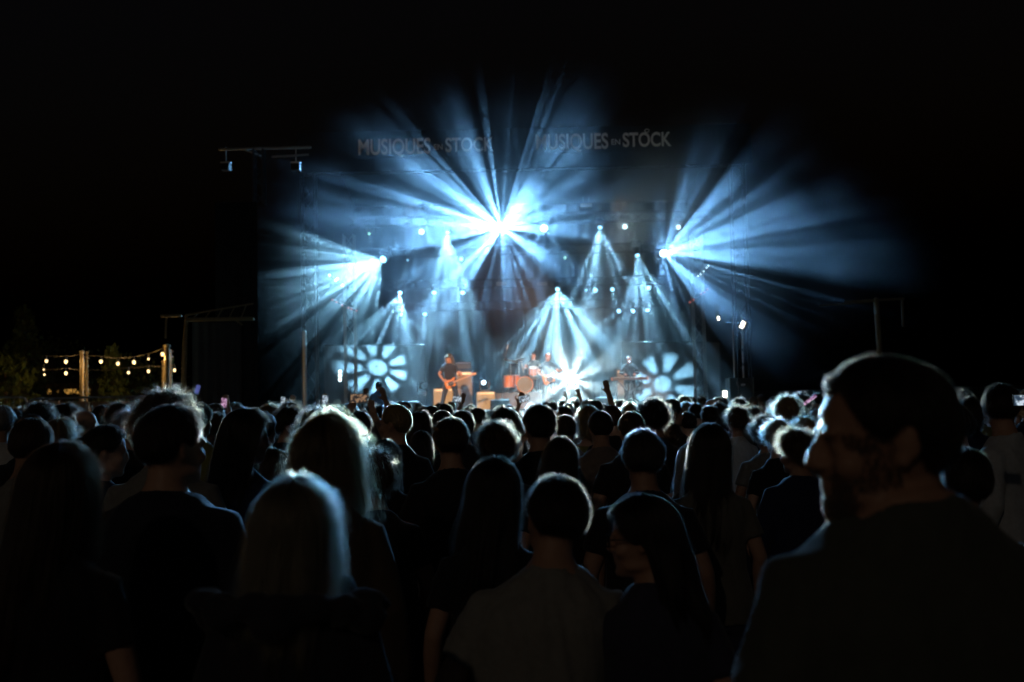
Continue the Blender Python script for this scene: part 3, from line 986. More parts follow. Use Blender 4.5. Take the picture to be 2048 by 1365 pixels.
# ------------------------------------------------------------------ fences, hoarding, house
def heras(x0, x1, pyt, Y, label):
    a, b = P(x0, pyt, Y), P(x1, pyt, Y)
    t = thing('mesh_fence', label, 'fence', (a.x, Y, GZ), 0, 'mesh fence panels')
    h, w = a.z - GZ, b.x - a.x
    r = .12
    MB().tube([(0, 0, 0), (0, 0, h - r), (r * .3, 0, h - r * .3), (r, 0, h), (w - r, 0, h), (w - r * .3, 0, h - r * .3), (w, 0, h - r), (w, 0, 0)], .025, 8).build('frame', M['steel'], t)
    m = MB()
    k = 0
    while .12 + k * .14 < w - .05:
        m.tube([(.12 + k * .14, 0, .1), (.12 + k * .14, 0, h - .03)], .0025, 3, cap=False)
        k += 1
    for i in range(7):
        m.tube([(.02, .004, .15 + i * .28), (w - .02, .004, .15 + i * .28)], .0025, 3, cap=False)
    tag(m.build('wire_mesh', M['steel'], t), kind='stuff')
    MB().box((0, 0, .06), (.22, .6, .12)).build('concrete_foot', M['wall'], t)


heras(-230, 54, 800, 21.5, 'mesh fence panel at the far left edge of the crowd')
heras(57, 372, 798, 21.5, 'mesh fence panel under the string lights')
for i, (x0, x1) in enumerate(((60, 118), (120, 178), (182, 240), (242, 300), (302, 338))):
    a, b = P(x0, 804, 22.6), P(x1, 804, 22.6)
    hb = thing('hoarding_board', ['first', 'second', 'third', 'fourth', 'fifth'][i] + ' plywood hoarding board from the far left behind the mesh fence', 'hoarding', ((a.x + b.x) / 2, 22.6, GZ), 0, 'plywood hoarding boards')
    MB().box((0, 0, (a.z - GZ) / 2), (b.x - a.x, .03, a.z - GZ)).build('board', M['ply'], hb)
    MB().box((0, -.03, (a.z - GZ) * .3), (b.x - a.x, .03, .08)).build('batten', M['ply'], hb)
a, b = P(80, 800, 60), P(215, 760, 60)
hs = thing('house', 'small distant house with orange-lit windows behind the pole', 'house', ((a.x + b.x) / 2, 60, GZ))
hw, hh = b.x - a.x, P(150, 766, 60).z - GZ
MB().box((0, 2, hh / 2), (hw, 4, hh)).build('wall', M['wall'], hs)
MB().add([(-hw / 2 - .4, -.5, hh), (hw / 2 + .4, -.5, hh), (hw / 2 + .4, 4.5, hh), (-hw / 2 - .4, 4.5, hh), (-hw / 2 + 1, 2, hh + .6), (hw / 2 - 1, 2, hh + .6)], [(0, 1, 5, 4), (2, 3, 4, 5), (0, 4, 3), (1, 2, 5), (3, 2, 1, 0)]).build('roof', M['roof'], hs)
for x0, x1 in ((95, 106), (113, 118), (129, 145), (146, 162), (172, 181)):
    u, v = P(x0, 789, 60) - hs.location, P(x1, 778, 60) - hs.location
    wn_ = MB().box(((u.x + v.x) / 2, -.012, (u.z + v.z) / 2), (v.x - u.x, .02, v.z - u.z)).build('window', M['black_metal'], hs)
    MB().box(((u.x + v.x) / 2, -.028, (u.z + v.z) / 2), (v.x - u.x - .04, .008, v.z - u.z - .04)).build('pane', M['window'], wn_)
    for k in range(1, 4):
        xx = u.x + (v.x - u.x) * k / 4
        MB().box((xx, -.036, (u.z + v.z) / 2), (.03, .008, v.z - u.z)).build('glazing_bar', M['black_metal'], wn_)

# ------------------------------------------------------------------ trees
leaf_mat = mat('leaves', (0.07, 0.1, 0.025), 0.6, 0, .45, 3, 0)
rng = random.Random(5)


def tree(px, pyt, Y, spread, label, conifer=False, n=2600):
    p = P(px, pyt, Y)
    h = p.z - GZ
    t = thing('tree', label, 'tree', (p.x, Y, GZ))
    tr = MB().tube([(0, 0, 0), (.05, 0, h * .4), (0, .03, h * .9)], [.16 * h / 5, .1 * h / 5, .02], 8)
    cl = []
    for k in range(26):
        z = h * (0.22 + .75 * (k + .5) / 26)
        f_ = (1 - (z / h)) ** .8 if conifer else math.sqrt(max(.05, 1 - ((z / h - .6) / .44) ** 2))
        a = k * 2.4 + rng.random()
        rr = spread * f_ * (.45 + .55 * rng.random())
        e = Vector((rr * math.cos(a), rr * math.sin(a), z + (0 if conifer else .15 * rr)))
        tr.tube([(0, 0, max(.2, z - .35 * rr - .2)), e], [.035 * h / 5, .008], 5)
        cl.append((e, .16 * spread + .3 * spread * f_ * rng.random()))
        cl.append((e * .6 + Vector((0, 0, z * .4)), .2 * spread + .25 * spread * f_))
    cl.append((Vector((0, 0, h * .96)), .12 * spread))
    tr.build('trunk', M['bark'], t)
    m = MB()
    for k in range(n):
        c, r = cl[rng.randrange(len(cl))]
        d_ = Vector((rng.gauss(0, 1), rng.gauss(0, 1), rng.gauss(0, .8))).normalized() * r * rng.random() ** .4
        s_ = .05 + .08 * rng.random()
        u = Vector((rng.gauss(0, 1), rng.gauss(0, 1), rng.gauss(0, 1))).normalized()
        v = frame_of(u)[0]
        q_ = c + d_
        if q_.z > 0.1:
            m.add([q_ - u * s_, q_ + v * s_ * .5, q_ + u * s_, q_ - v * s_ * .5], [(0, 1, 2, 3)])
    m.build('crown', leaf_mat, t)


tree(48, 612, 34, 1.3, 'tall dark pointed tree at the far left above the bulbs', True, 3000)
tree(10, 715, 27, 1.1, 'green-lit bush-like tree at the left edge of the picture', False, 3000)
tree(224, 692, 29, 0.9, 'slender young tree between the two lamp poles', True, 2200)
tree(105, 690, 40, 2.6, 'broad dark tree behind the left bulbs', False, 3000)
tree(275, 728, 33, 1.4, 'low dark round tree beside the thick bright pole', False, 2200)
# ------------------------------------------------------------------ people
SEC = {
    'm': [(.80, .165, .112, 0), (.86, .172, .118, -.005), (.93, .174, .122, -.008), (1.0, .166, .115, 0), (1.08, .158, .108, .004), (1.18, .166, .112, .004), (1.28, .182, .12, 0), (1.34, .192, .118, -.004), (1.40, .176, .1, -.008), (1.45, .125, .08, -.012), (1.49, .08, .066, -.012), (1.52, .062, .06, -.008)],
    'f': [(.80, .172, .118, 0), (.86, .184, .125, -.008), (.93, .18, .122, -.01), (1.0, .158, .108, 0), (1.08, .138, .097, .004), (1.18, .146, .104, .01), (1.28, .16, .122, .012), (1.34, .165, .108, 0), (1.40, .148, .088, -.008), (1.45, .1, .07, -.012), (1.49, .066, .056, -.012), (1.52, .052, .05, -.006)],
}
HEAD = [(-.118, .012, .072, .03), (-.112, .03, .086, -.0), (-.095, .046, .093, -.025), (-.07, .057, .091, -.052), (-.04, .066, .088, -.078), (-.01, .072, .083, -.093), (.02, .0755, .089, -.102), (.05, .077, .088, -.105), (.075, .073, .076, -.098), (.095, .061, .055, -.08), (.108, .042, .03, -.058), (.116, .02, .006, -.034), (.118, .006, -.008, -.02)]


def ring(z, hw, hd_, yc, n=24, e=2.3):
    o = []
    for k in range(n):
        a = 2 * PI * k / n
        c, s_ = math.cos(a), math.sin(a)
        o.append(Vector((hw * math.copysign(abs(c) ** (2 / e), c), yc + hd_ * math.copysign(abs(s_) ** (2 / e), s_), z)))
    return o


def add_head(mb, T):
    m = MB()
    m.loft([ring(z, w, (f_ - b) / 2, (f_ + b) / 2, 28, 2.25) for z, w, f_, b in HEAD])
    m.tube([(0, .086, .022), (0, .101, -.008), (0, .109, -.026)], [.008, .0105, .0115], 10)
    m.tube([(0, .106, -.03), (0, .092, -.038)], [.011, .008], 8)
    for s_ in (-1, 1):
        m.ell((.013 * s_, .098, -.03), (.009, .012, .009))
        m.ell((.03 * s_, .084, .02), (.026, .011, .009))
        m.ell((.045 * s_, .062, -.03), (.024, .026, .024))
        m.ell((.03 * s_, .074, .0), (.013, .013, .011))
        ro = Matrix.Rotation(.35 * s_, 3, 'Z') @ Matrix.Rotation(-.15, 3, 'X')
        m.ell((.081 * s_, -.014, .004), (.009, .019, .031), rot=ro)
        m.ell((.079 * s_, -.006, -.026), (.008, .011, .013))
        m.ell((.05 * s_, .02, -.078), (.014, .045, .016))
    m.ell((0, .09, -.056), (.023, .0085, .0055))
    m.ell((0, .089, -.067), (.021, .0095, .0065))
    m.ell((0, .08, -.1), (.026, .018, .016))
    mb.add([T @ Vector(v) for v in m.v], m.f)


def add_hand(mb, w, d, nr, curl, side):
    d = Vector(d).normalized()
    nr = Vector(nr)
    nr = (nr - d * nr.dot(d)).normalized()
    lat = d.cross(nr)
    w = Vector(w)
    rot = Matrix((lat, d, nr)).transposed()
    mb.ell(w + d * .05, (.04, .052, .0155), rot=rot)
    mb.ell(w + d * .02 + lat * side * .018, (.02, .035, .017), rot=rot)
    for k in range(4):
        ln_ = (.066, .076, .07, .054)[k]
        o = -side * (-.03 + .02 * k)
        p = [w + d * .088 + lat * o]
        a = curl * .35
        for q in range(3):
            p.append(p[-1] + (d * math.cos(a) + nr * math.sin(a) + lat * o * .8).normalized() * ln_ * (.42, .32, .26)[q])
            a += curl * .6
        mb.tube(p, [.0092, .0088, .008, .0068], 8)
    b = w + d * .025 + lat * side * .03
    e = b + (d * .62 + lat * side * .75 + nr * .25).normalized() * .042
    mb.tube([b, e, e + (d * .85 + lat * side * .25 + nr * .4 * curl).normalized() * .034], [.0125, .0105, .008], 8)


def remesh(mb, name, voxel, it=2, fac=.45, wr=0., seed=0, wscale=(9, 9, 4)):
    me = mb.mesh(name)
    o = bpy.data.objects.new('tmp', me)
    C.objects.link(o)
    r = o.modifiers.new('r', 'REMESH')
    r.mode = 'VOXEL'
    r.voxel_size = voxel
    if it:
        s_ = o.modifiers.new('s', 'SMOOTH')
        s_.factor = fac
        s_.iterations = it
    dg = bpy.context.evaluated_depsgraph_get()
    out = bpy.data.meshes.new_from_object(o.evaluated_get(dg))
    bpy.data.objects.remove(o)
    bpy.data.meshes.remove(me)
    out.name = name
    if wr:
        n = len(out.vertices)
        co = np.empty(n * 3, np.float32)
        no = np.empty(n * 3, np.float32)
        out.vertices.foreach_get('co', co)
        out.vertex_normals.foreach_get('vector', no)
        co, no = co.reshape(-1, 3), no.reshape(-1, 3)
        h = np.array([noise.noise(Vector((p[0] * wscale[0] + seed + 2 * p[2], p[1] * wscale[1], p[2] * wscale[2]))) + .6 * (1 - 2 * abs(noise.noise(Vector((p[0] * wscale[0] * 1.7 + 3 * p[2], p[1] * wscale[1] * 1.7 + seed, p[2] * wscale[2] * .8))))) - .3 for p in co], np.float32)
        co += no * (h * wr)[:, None]
        out.vertices.foreach_set('co', co.reshape(-1))
        out.update()
    out.polygons.foreach_set('use_smooth', [True] * len(out.polygons))
    return out


ARM_DOWN = lambda s_, f=1: ((.255 * s_ * f, -.035, 1.14), (.268 * s_ * f, .06, .9), (0, .15, -1), (-s_, 0, 0), .5)


def figure(sex='m', yaw=0, pitch=0, roll=0, neck=0., armR=None, armL=None, lean=(0, 0), legs=None, dz=0, voxel=.012, sleeve='short', girth=1.0, hood=False, wr=.007, seed=0, skirt_len=0., wscale=(9, 9, 4)):
    def W(p):
        p = Vector(p)
        t = max(0, p.z - .95) / .7
        return Vector((p.x + lean[0] * t, p.y + lean[1] * t, p.z + dz))
    wf = 1 if sex == 'm' else .87
    fat = 1 if sex == 'm' else .84
    sec = SEC[sex]
    body = MB()
    sk_ = lambda z: .014 if sleeve != 'tank' and z < 1.48 else 0
    body.loft([[W(v) for v in ring(z, w * (girth if z < 1.4 else (1 + girth) / 2) - sk_(z), h * girth - sk_(z), y)] for z, w, h, y in sec])
    nb = W((0, -.012, 1.49))
    nt_ = W((0, .005, 1.56 - neck))
    Rm = Matrix.Rotation(R(yaw), 4, 'Z') @ Matrix.Rotation(R(roll), 4, 'Y') @ Matrix.Rotation(R(pitch), 4, 'X')
    T = Matrix.Translation(nt_) @ Rm @ Matrix.Translation((0, .022, .078))
    body.tube([nb, nt_, T @ Vector((0, -.025, -.03))], [.066 * (1 if sex == 'm' else .82), .058 * (1 if sex == 'm' else .84), .056 * (1 if sex == 'm' else .9)], 14)
    add_head(body, T)
    shirt = MB()
    off = .012 if sleeve != 'jacket' else .03
    hem = .84 - skirt_len
    srings = [[W(v) for v in ring(hem, sec[1][1] * girth + off + .012, sec[1][2] * girth + off + .012, 0)]]
    for z, w, h, y in sec[1:-1]:
        k = off * (1.0 if z < 1.44 else .8)
        if sleeve == 'tank' and z > 1.4:
            break
        slack = .016 * max(0, 1 - abs(z - 1.05) / .2)
        srings.append([W(v) for v in ring(z, w * (girth if z < 1.4 else (1 + girth) / 2) + k + slack, h * girth + k + slack, y)])
    shirt.loft(srings)
    if sleeve != 'tank':
        nr_ = .072 * (1 if sex == 'm' else .84)
        for zc, rc in ((1.478, .014 + off * .3), (1.492, .011)):
            shirt.tube([W((nr_ * math.cos(t), -.012 + nr_ * .95 * math.sin(t), zc + .012 * -math.sin(t))) for t in np.linspace(0, 2 * PI, 25)], rc, 8)
    for s_, arm in ((1, armR), (-1, armL)):
        arm = arm or ARM_DOWN(s_, wf if sex == 'f' else 1 + (girth - 1) * .6)
        sh = W((.17 * s_ * wf * (1 + (girth - 1) * .4), -.006, 1.372))
        el, wr_ = W(arm[0]), W(arm[1])
        body.tube([W((.11 * s_ * wf, -.006, 1.385)), sh, sh.lerp(el, .3), el, el.lerp(wr_, .3), wr_], [.055 * fat, .057 * fat, .053 * fat, .043 * fat, .045 * fat, .029 * fat], 14)
        add_hand(body, wr_, arm[2], arm[3], arm[4], s_ * (-1 if Vector(arm[2]).cross(Vector(arm[3])).x * s_ > 0 else 1))
        a0 = W((.1 * s_ * wf, -.006, 1.385))
        if sleeve in ('short',):
            shirt.tube([a0, sh, sh.lerp(el, .35), sh.lerp(el, .62)], [.068 * fat, .071 * fat, .068 * fat, .07 * fat], 14, cap=False)
        elif sleeve in ('long', 'jacket'):
            k = .012 if sleeve == 'long' else .019
            shirt.tube([a0, sh, sh.lerp(el, .4), el, el.lerp(wr_, .3), el.lerp(wr_, .93)], [.062 * fat + k, .064 * fat + k, .056 * fat + k, .047 * fat + k, .046 * fat + k, .034 * fat + k], 14)
        else:
            shirt.tube([W((.1 * s_ * wf, -.055, 1.38)), W((.105 * s_ * wf, -.02, 1.465)), W((.1 * s_ * wf, .075, 1.38))], [.022, .016, .022], 10)
    legs = legs or [((.09, 0, .86), (.105, .012, .49), (.11, -.02, .09), 0), ((-.09, 0, .86), (-.105, .012, .49), (-.11, -.02, .09), 0)]
    tr = MB()
    tr.loft([[Vector((v.x, v.y, v.z + dz)) for v in ring(z, w * girth + .008, h * girth + .008, y)] for z, w, h, y in sec[:4]])
    shoe = []
    for hp, kn, an, rz in legs:
        hp, kn, an = Vector(hp), Vector(kn), Vector(an)
        r0_ = .088 if sex == 'm' else .092
        body.tube([hp, hp.lerp(kn, .5), kn, kn.lerp(an, .35), an], [r0_, .075, .054, .056, .038], 14)
        tr.tube([hp, hp.lerp(kn, .5), kn, kn.lerp(an, .35), an + Vector((0, 0, -.03))], [r0_ + .012, .087, .069, .07, .06], 14)
        m3 = Matrix.Rotation(rz, 3, 'Z')
        f0 = Vector((an.x, an.y, an.z - .045))
        body.tube([an, f0 + m3 @ Vector((0, .03, 0)), f0 + m3 @ Vector((0, .15, -.015))], [.036, .04, .026], 10)
        sm_ = MB()
        sm_.tube([f0 + m3 @ Vector((0, -.04, .005)), f0 + m3 @ Vector((0, .05, .008)), f0 + m3 @ Vector((0, .13, -.008)), f0 + m3 @ Vector((0, .18, -.014))], [.042, .047, .044, .03], 12)
        sm_.box(f0 + m3 @ Vector((0, .06, -.035)), (.088, .27, .018), m3)
        shoe.append(sm_.mesh('shoe', True))
    if hood:
        for k in range(34):
            a = PI * (.05 + 1.9 * rng.random())
            rr = .13 + .05 * rng.random()
            c = W((1.25 * rr * math.cos(a), -.03 + rr * math.sin(a) * .75, 1.455 + .05 * rng.random()))
            shirt.ell(c, (.035 + .02 * rng.random(), .035, .026 + .015 * rng.random()), 8, 6)
    f_ = {
        'body': remesh(body, 'body', voxel, 2), 'shirt': remesh(shirt, 'shirt', max(voxel, .011), 3, .5, wr, seed, wscale),
        'trousers': remesh(tr, 'trousers', max(voxel, .014), 2, .5, .006, seed), 'shoe': shoe, 'T': T, 'top': (T @ Vector((0, -.01, .118))).z}
    f_['body'].materials.append(M['skin'])
    for k in ('shirt', 'trousers'):
        f_[k].materials.append(M['cloth'])
    for k in shoe:
        k.materials.append(M['rubber'])
    return f_


# ---- hair
hair_mat = bpy.data.materials.new('hair_strands')
hair_mat.use_nodes = True
hnt = hair_mat.node_tree
hnt.nodes.remove(hnt.nodes['Principled BSDF'])
hb = hnt.nodes.new('ShaderNodeBsdfHairPrincipled')
hb.inputs['Roughness'].default_value = .35
hb.inputs['Radial Roughness'].default_value = .45
oi = hnt.nodes.new('ShaderNodeObjectInfo')
hnt.links.new(oi.outputs['Color'], hb.inputs['Color'])
hnt.links.new(hb.outputs[0], hnt.nodes['Material Output'].inputs[0])


def lerp(a, b, t):
    return a + (b - a) * t


def sstep(a, b, x):
    t = min(1, max(0, (x - a) / (b - a)))
    return t * t * (3 - 2 * t)


def hair_fn(kind, seed):
    """surface of a hairdo in head space: az from the face (0) round, s from crown (0) to tip (1)"""
    K = {'short': (.014, 0), 'crop': (.0105, 0), 'curly': (.038, 0), 'fuzzy': (.026, 0), 'bald': (-.004, 0), 'bob': (.022, .2), 'long': (.013, .40), 'wild': (.02, .32), 'verylong': (.012, .52), 'tuck': (.012, .36), 'mane': (.013, .33), 'pony': (.012, 0), 'cap': (.016, 0)}[kind]
    th, Ln = K
    c = Vector((0, -.008, .02))
    rx, ry, rz = .078, .098, .1

    def f(az, s):
        az = (az + PI) % (2 * PI) - PI
        a = abs(az)
        fr = lerp(R(58), R(100), sstep(R(25), R(75), a))
        tm = lerp(fr, R(138), sstep(R(80), R(135), a))
        if kind == 'bald':
            tm = lerp(R(20), R(138), sstep(R(60), R(110), a))
        d_ = Vector((math.sin(az), math.cos(az), 0))
        lump = noise.noise(Vector((math.sin(az) * 2.4 + seed, math.cos(az) * 2.4, s * 4)))
        lump2 = noise.noise(Vector((math.sin(az) * 9 + seed, math.cos(az) * 9, s * 3.0)))
        if Ln:
            cw = sstep(R(52), R(85), a) if kind != 'tuck' else sstep(R(84), R(108), a)          # how much of a curtain hangs at this azimuth
            s1 = lerp(1.0, .36, cw)
            th1 = lerp(tm, R(95), cw)
        else:
            cw, s1, th1 = 0, 1.0, tm
        t = min(s / s1, 1) * th1
        k = th * (1 + .5 * lump) + .003 * lump2
        if kind in ('curly', 'fuzzy', 'wild'):
            k += .35 * th * lump2 + .4 * th * noise.noise(Vector((math.sin(az) * 4, math.cos(az) * 4 + seed, s * 7)))
        if not Ln:
            k *= 1 - .95 * sstep(.75, 1.0, s) * (1 if kind != 'crop' else .8)
            k -= .006 * sstep(.9, 1.0, s)
        e = Vector((d_.x * (rx + k) * math.sin(t), d_.y * (ry + k) * math.sin(t), (rz + k) * math.cos(t)))
        if kind == 'bald':
            e -= e.normalized() * .004 * (1 - s)
        p = c + e
        if cw > 0 and s > s1:
            q = (s - s1) / (1 - s1)
            lk = 1 - abs(2 * ((az * 3.2 + 1.3 * noise.noise(Vector((az * 2, s * 2.5, seed)))) % 1) - 1)
            fl = (.006 + .03 * lump) * math.sin(q * PI * .8) + .014 * lump2 * q + .011 * (lk - .5) * min(1, q * 4)
            p = p + d_ * fl + Vector((0, -.05 * q * (1 if a > R(100) else .5), -Ln * q * cw * (1 + .22 * lump + .12 * lump2)))
            if q > .8:
                p -= d_ * (q - .8) / .2 * .05
        return p
    return f, th, Ln


HAIR = {}


def make_hair(kind, seed=0, strands=1500, rad=.0004, npt=7):
    key = (kind, seed)
    if key in HAIR:
        return HAIR[key]
    f, th, Ln = hair_fn(kind, seed * 7.3)
    na, ns = (56, 36) if Ln else (44, 20)
    rings = [[f(2 * PI * k / na, (i + .02) / ns) for k in range(na)] for i in range(ns + 1)]
    m = MB()
    if Ln:                       # turn the tips inward so the hair is a closed mass
        last = rings[-1]
        cc = sum(last, Vector()) / na
        rings.append([p.lerp(cc, .35) + Vector((0, 0, .02)) for p in last])
        rings.append([p.lerp(cc, .8) + Vector((0, 0, .05)) for p in last])
    m.loft(rings)
    rg = random.Random(seed * 13 + len(kind))
    if kind == 'pony':
        m.tube([(0, -.1, .05), (0, -.14, .03), (0, -.155, -.06), (.01, -.14, -.2), (.015, -.13, -.27)], [.02, .028, .034, .026, .008], 12)
        m.tube([(0, -.105, .045), (0, -.118, .042)], [.026, .026], 10)
    if kind == 'cap':
        m.tube([(0, .09, .06), (0, .16, .045)], [.06, .05], 14, flat=(Vector((0, 0, 1)), .15))
    me = m.mesh('hair', True)
    me.materials.append(M['hair'])
    pts = []
    for _ in range(strands):
        az = rg.uniform(-PI, PI)
        if kind == 'bald' and abs(az) < R(75):
            continue
        s0 = (rg.random() ** .6) * .92
        if Ln:
            s0 = rg.random() ** 1.3 * .5
        ds = rg.uniform(.12, .28) if not Ln else rg.uniform(.5, 1.0)
        loose = rg.random() ** (4 if Ln else 2.0)
        lift = {'short': .009, 'crop': .004, 'curly': .03, 'fuzzy': .03, 'bald': .003, 'pony': .008, 'cap': .0, 'tuck': .008, 'mane': .018, 'verylong': .013, 'long': .014}.get(kind, .03)
        if kind == 'cap':
            break
        da = rg.gauss(0, .1 if not Ln else .14)
        ph = rg.random() * 6
        base = []
        for k in range(npt):
            t = k / (npt - 1)
            s = min(s0 + ds * t, 1.0)
            a = az + da * t + (.5 * math.sin(9 * t + ph) * .3 if kind in ('curly',) else .04 * math.sin(5 * t + ph) if Ln else 0)
            p = f(a, s)
            o = Vector((p.x, p.y + .008, (p.z - .02) * (1 if not Ln or s < .4 else .1)))
            o = o.normalized() if o.length > 1e-4 else Vector((0, 0, 1))
            up_ = lift * t * (.2 + loose * (1.3 if not Ln else 2.2)) + .001
            if kind in ('fuzzy', 'curly') or loose > .75:
                up_ += lift * t * .5
            base.append(p + o * up_ + Vector((rg.gauss(0, .0012), rg.gauss(0, .0012), 0)))
        pts += base
    cu = None
    if pts:
        n = len(pts) // npt
        cu = bpy.data.hair_curves.new('hair_strands')
        cu.add_curves([npt] * n)
        cu.attributes['position'].data.foreach_set('vector', np.array(pts, np.float32).reshape(-1))
        ra = cu.attributes.get('radius') or cu.attributes.new('radius', 'FLOAT', 'POINT')
        ra.data.foreach_set('value', np.tile(np.linspace(rad, rad * .35, npt), n).astype(np.float32))
        cu.materials.append(hair_mat)
    HAIR[key] = (me, cu)
    return HAIR[key]


SKIN = [(.42, .24, .16), (.36, .2, .13), (.5, .3, .21), (.22, .12, .075)]
DARK, BROWN, BLOND, GREY, RED = (.016, .011, .008), (.05, .03, .017), (.2, .14, .07), (.22, .215, .2), (.12, .04, .02)


def person(x, y, z0, rz, fig, H, hair, hcol, shirt, trousers, label, group=None, skin=None, cat='person'):
    """x, y: where the head is"""
    s = H / fig['top']
    off = Matrix.Rotation(rz, 3, 'Z') @ Vector((fig['T'].translation.x * s, fig['T'].translation.y * s, 0))
    r = thing('person', label, cat, (x - off.x, y - off.y, z0), rz, group)
    r.scale = (s, s, s)
    link('body', fig['body'], None, r, col=skin or SKIN[0])
    link('shirt', fig['shirt'], None, r, col=shirt)
    link('trousers', fig['trousers'], None, r, col=trousers)
    for sh in fig['shoe']:
        link('shoe', sh, None, r)
    if hair:
        me, cu = hair
        h = link('hair', me, None, r, col=hcol)
        h.matrix_local = fig['T']
        if cu:
            tag(link('hair_strands', cu, None, h, col=[c * .5 for c in hcol]), kind='stuff')
    return r


UP = lambda s_, x=.16, y=.3, z=1.8: ((.3 * s_, .16, 1.5), (x * s_, y, z), (-.3 * s_, .1, 1), (0, 1, .1), .5)
FIG = {
    'm': figure('m', 6, -4, seed=1), 'mb': figure('m', -8, 0, -6, girth=1.14, seed=2), 'mj': figure('m', 12, -8, 3, sleeve='jacket', seed=3),
    'ml': figure('m', 62, 2, seed=4), 'mr': figure('m', -62, 0, sleeve='long', seed=5),
    'f': figure('f', -6, 2, 5, seed=6), 'ft': figure('f', 10, 0, -8, sleeve='tank', seed=7), 'fj': figure('f', -14, 0, sleeve='jacket', seed=8),
    'fr': figure('f', -65, -6, seed=9), 'fl': figure('f', 55, 0, sleeve='long', seed=10),
    'up1': figure('m', 0, 4, armR=UP(1, .2, .22, 1.86), seed=11, voxel=.009), 'up1l': figure('f', 0, 4, armL=UP(-1, .16, .2, 1.86), seed=12, voxel=.009),
    'up2': figure('m', 0, 6, armR=UP(1, .12), armL=UP(-1, .12), seed=13, voxel=.009),
    'cheek': figure('m', 14, 0, armL=((-.3, .16, 1.2), (-.13, .1, 1.47), (.25, 0, 1), (.8, -.3, 0), .9), seed=14, voxel=.009),
    'chin': figure('m', 35, -4, sleeve='jacket', armR=((.3, .2, 1.22), (.14, .16, 1.44), (-.4, .1, 1), (-.7, -.4, 0), 1.3), seed=15, voxel=.009),
}
horizon = lambda px: 790 - (px - 1024) * .021
PLACED = []


def crowd(px, pyt, d, fig, kind, hcol, shirt, label, yaw=0, seed=0, hero=None, group=None, skin=0, trousers=(.03, .035, .06), strands=1500, rad=.0006):
    f_ = FIG[fig] if isinstance(fig, str) else fig
    if d < 10 and not group and fig not in ('up1', 'up1l', 'up2') and f_ is not globals().get('hero'):
        d *= 1.15
    p = P(px, pyt, d)
    z0 = ground_z(d)
    th = {'curly': .036, 'fuzzy': .026, 'bald': 0, 'crop': .006}.get(kind, .016)
    hh = None if kind == 'none' else make_hair(kind, seed, *(hero or (strands, rad)))
    H = p.z - z0 - th
    PLACED.append((p.x, d))
    return person(p.x, d, z0, R(yaw), f_, H, hh, hcol, shirt, trousers, label, group, SKIN[skin])


BLK, GRY, NAVY, WHT, OLV, RDD = (.012, .012, .014), (.17, .165, .15), (.015, .02, .05), (.5, .5, .48), (.2, .19, .05), (.12, .02, .02)
# ---- the nearest people, each modelled for its place
hero = figure('m', 74, -3, 0, neck=.045, voxel=.0065, girth=1.08, seed=21, wr=.012)
big = crowd(1757, 722, 1.66, hero, 'crop', DARK, (.06, .065, .05), 'big man seen in profile, short dark hair, face turned away from the drums', 12, 1, (9000, .00022), skin=1)
def beard(T, parent, n=5000):
    rb = random.Random(3)
    pts = []
    while len(pts) < n * 3:
        i = rb.randrange(1, 6)
        t = rb.random()
        q = [lerp(HEAD[i][k], HEAD[i + 1][k], t) for k in range(4)]
        a = rb.uniform(-.35, PI + .35)
        hd2, yc = (q[2] - q[3]) / 2, (q[2] + q[3]) / 2
        v = Vector((q[1] * math.copysign(abs(math.cos(a)) ** .89, math.cos(a)), yc + hd2 * math.copysign(abs(math.sin(a)) ** .89, math.sin(a)), q[0]))
        if v.y < -.005 or (v.z > -.04 and abs(v.x) < .05) or (abs(v.z + .062) < .012 and abs(v.x) < .024):
            continue
        o = Vector((v.x, v.y - yc, -.02)).normalized()
        pts += [v, v + o * .004 + Vector((0, 0, -.002)), v + o * .006 + Vector((0, 0, -.006))]
    cu = bpy.data.hair_curves.new('beard')
    cu.add_curves([3] * (len(pts) // 3))
    cu.attributes['position'].data.foreach_set('vector', np.array(pts, np.float32).reshape(-1))
    ra = cu.attributes.get('radius') or cu.attributes.new('radius', 'FLOAT', 'POINT')
    ra.data.foreach_set('value', np.full(len(pts), .00035, np.float32))
    cu.materials.append(hair_mat)
    o = tag(link('beard', cu, None, parent, col=DARK), kind='stuff')
    o.matrix_local = T


beard(hero['T'], big)
fe = figure('f', -4, 0, sleeve='jacket', hood=True, voxel=.01, seed=22)
crowd(588, 958, 1.95, fe, 'mane', (.24, .19, .11), (.02, .02, .026), 'blond woman with a furry hood and rim-lit hair, close to the camera at centre left', 4, 2, (9000, .00028))
lm = figure('m', 12, -6, 10, lean=(.1, .05), voxel=.01, girth=1.16, seed=23, wr=.012, wscale=(16, 16, 2.2))
crowd(1108, 953, 2.42, lm, 'short', DARK, (.2, .19, .17), 'man in a creased grey T-shirt leaning his head towards the woman with glasses', 0, 3, (8000, .00026), skin=1)
fg = figure('f', 76, -4, 0, sleeve='short', armL=((-.28, .12, 1.16), (-.14, .3, 1.08), (.9, .4, 0), (0, -1, 0), .4), voxel=.008, seed=24)
gl = crowd(1284, 986, 2.34, fg, 'tuck', DARK, (.03, .03, .05), 'woman with glasses and long dark hair, face in profile beside the grey T-shirt man', 0, 4, (7000, .00028), skin=1)
gm_ = MB()
for s_ in (-1, 1):
    gm_.tube([(.033 * s_ + .025 * math.cos(t), .106, .001 + .02 * math.sin(t)) for t in np.linspace(0, 2 * PI, 21)], .0022, 6)
    gm_.tube([(.058 * s_, .105, .006), (.08 * s_, .07, .008), (.085 * s_, -.01, .004)], .0024, 6)
gm_.tube([(-.009, .106, .004), (.009, .106, .004)], .002, 6)
ob = gm_.build('glasses', M['rubber'], gl)
ob.matrix_local = fg['T']
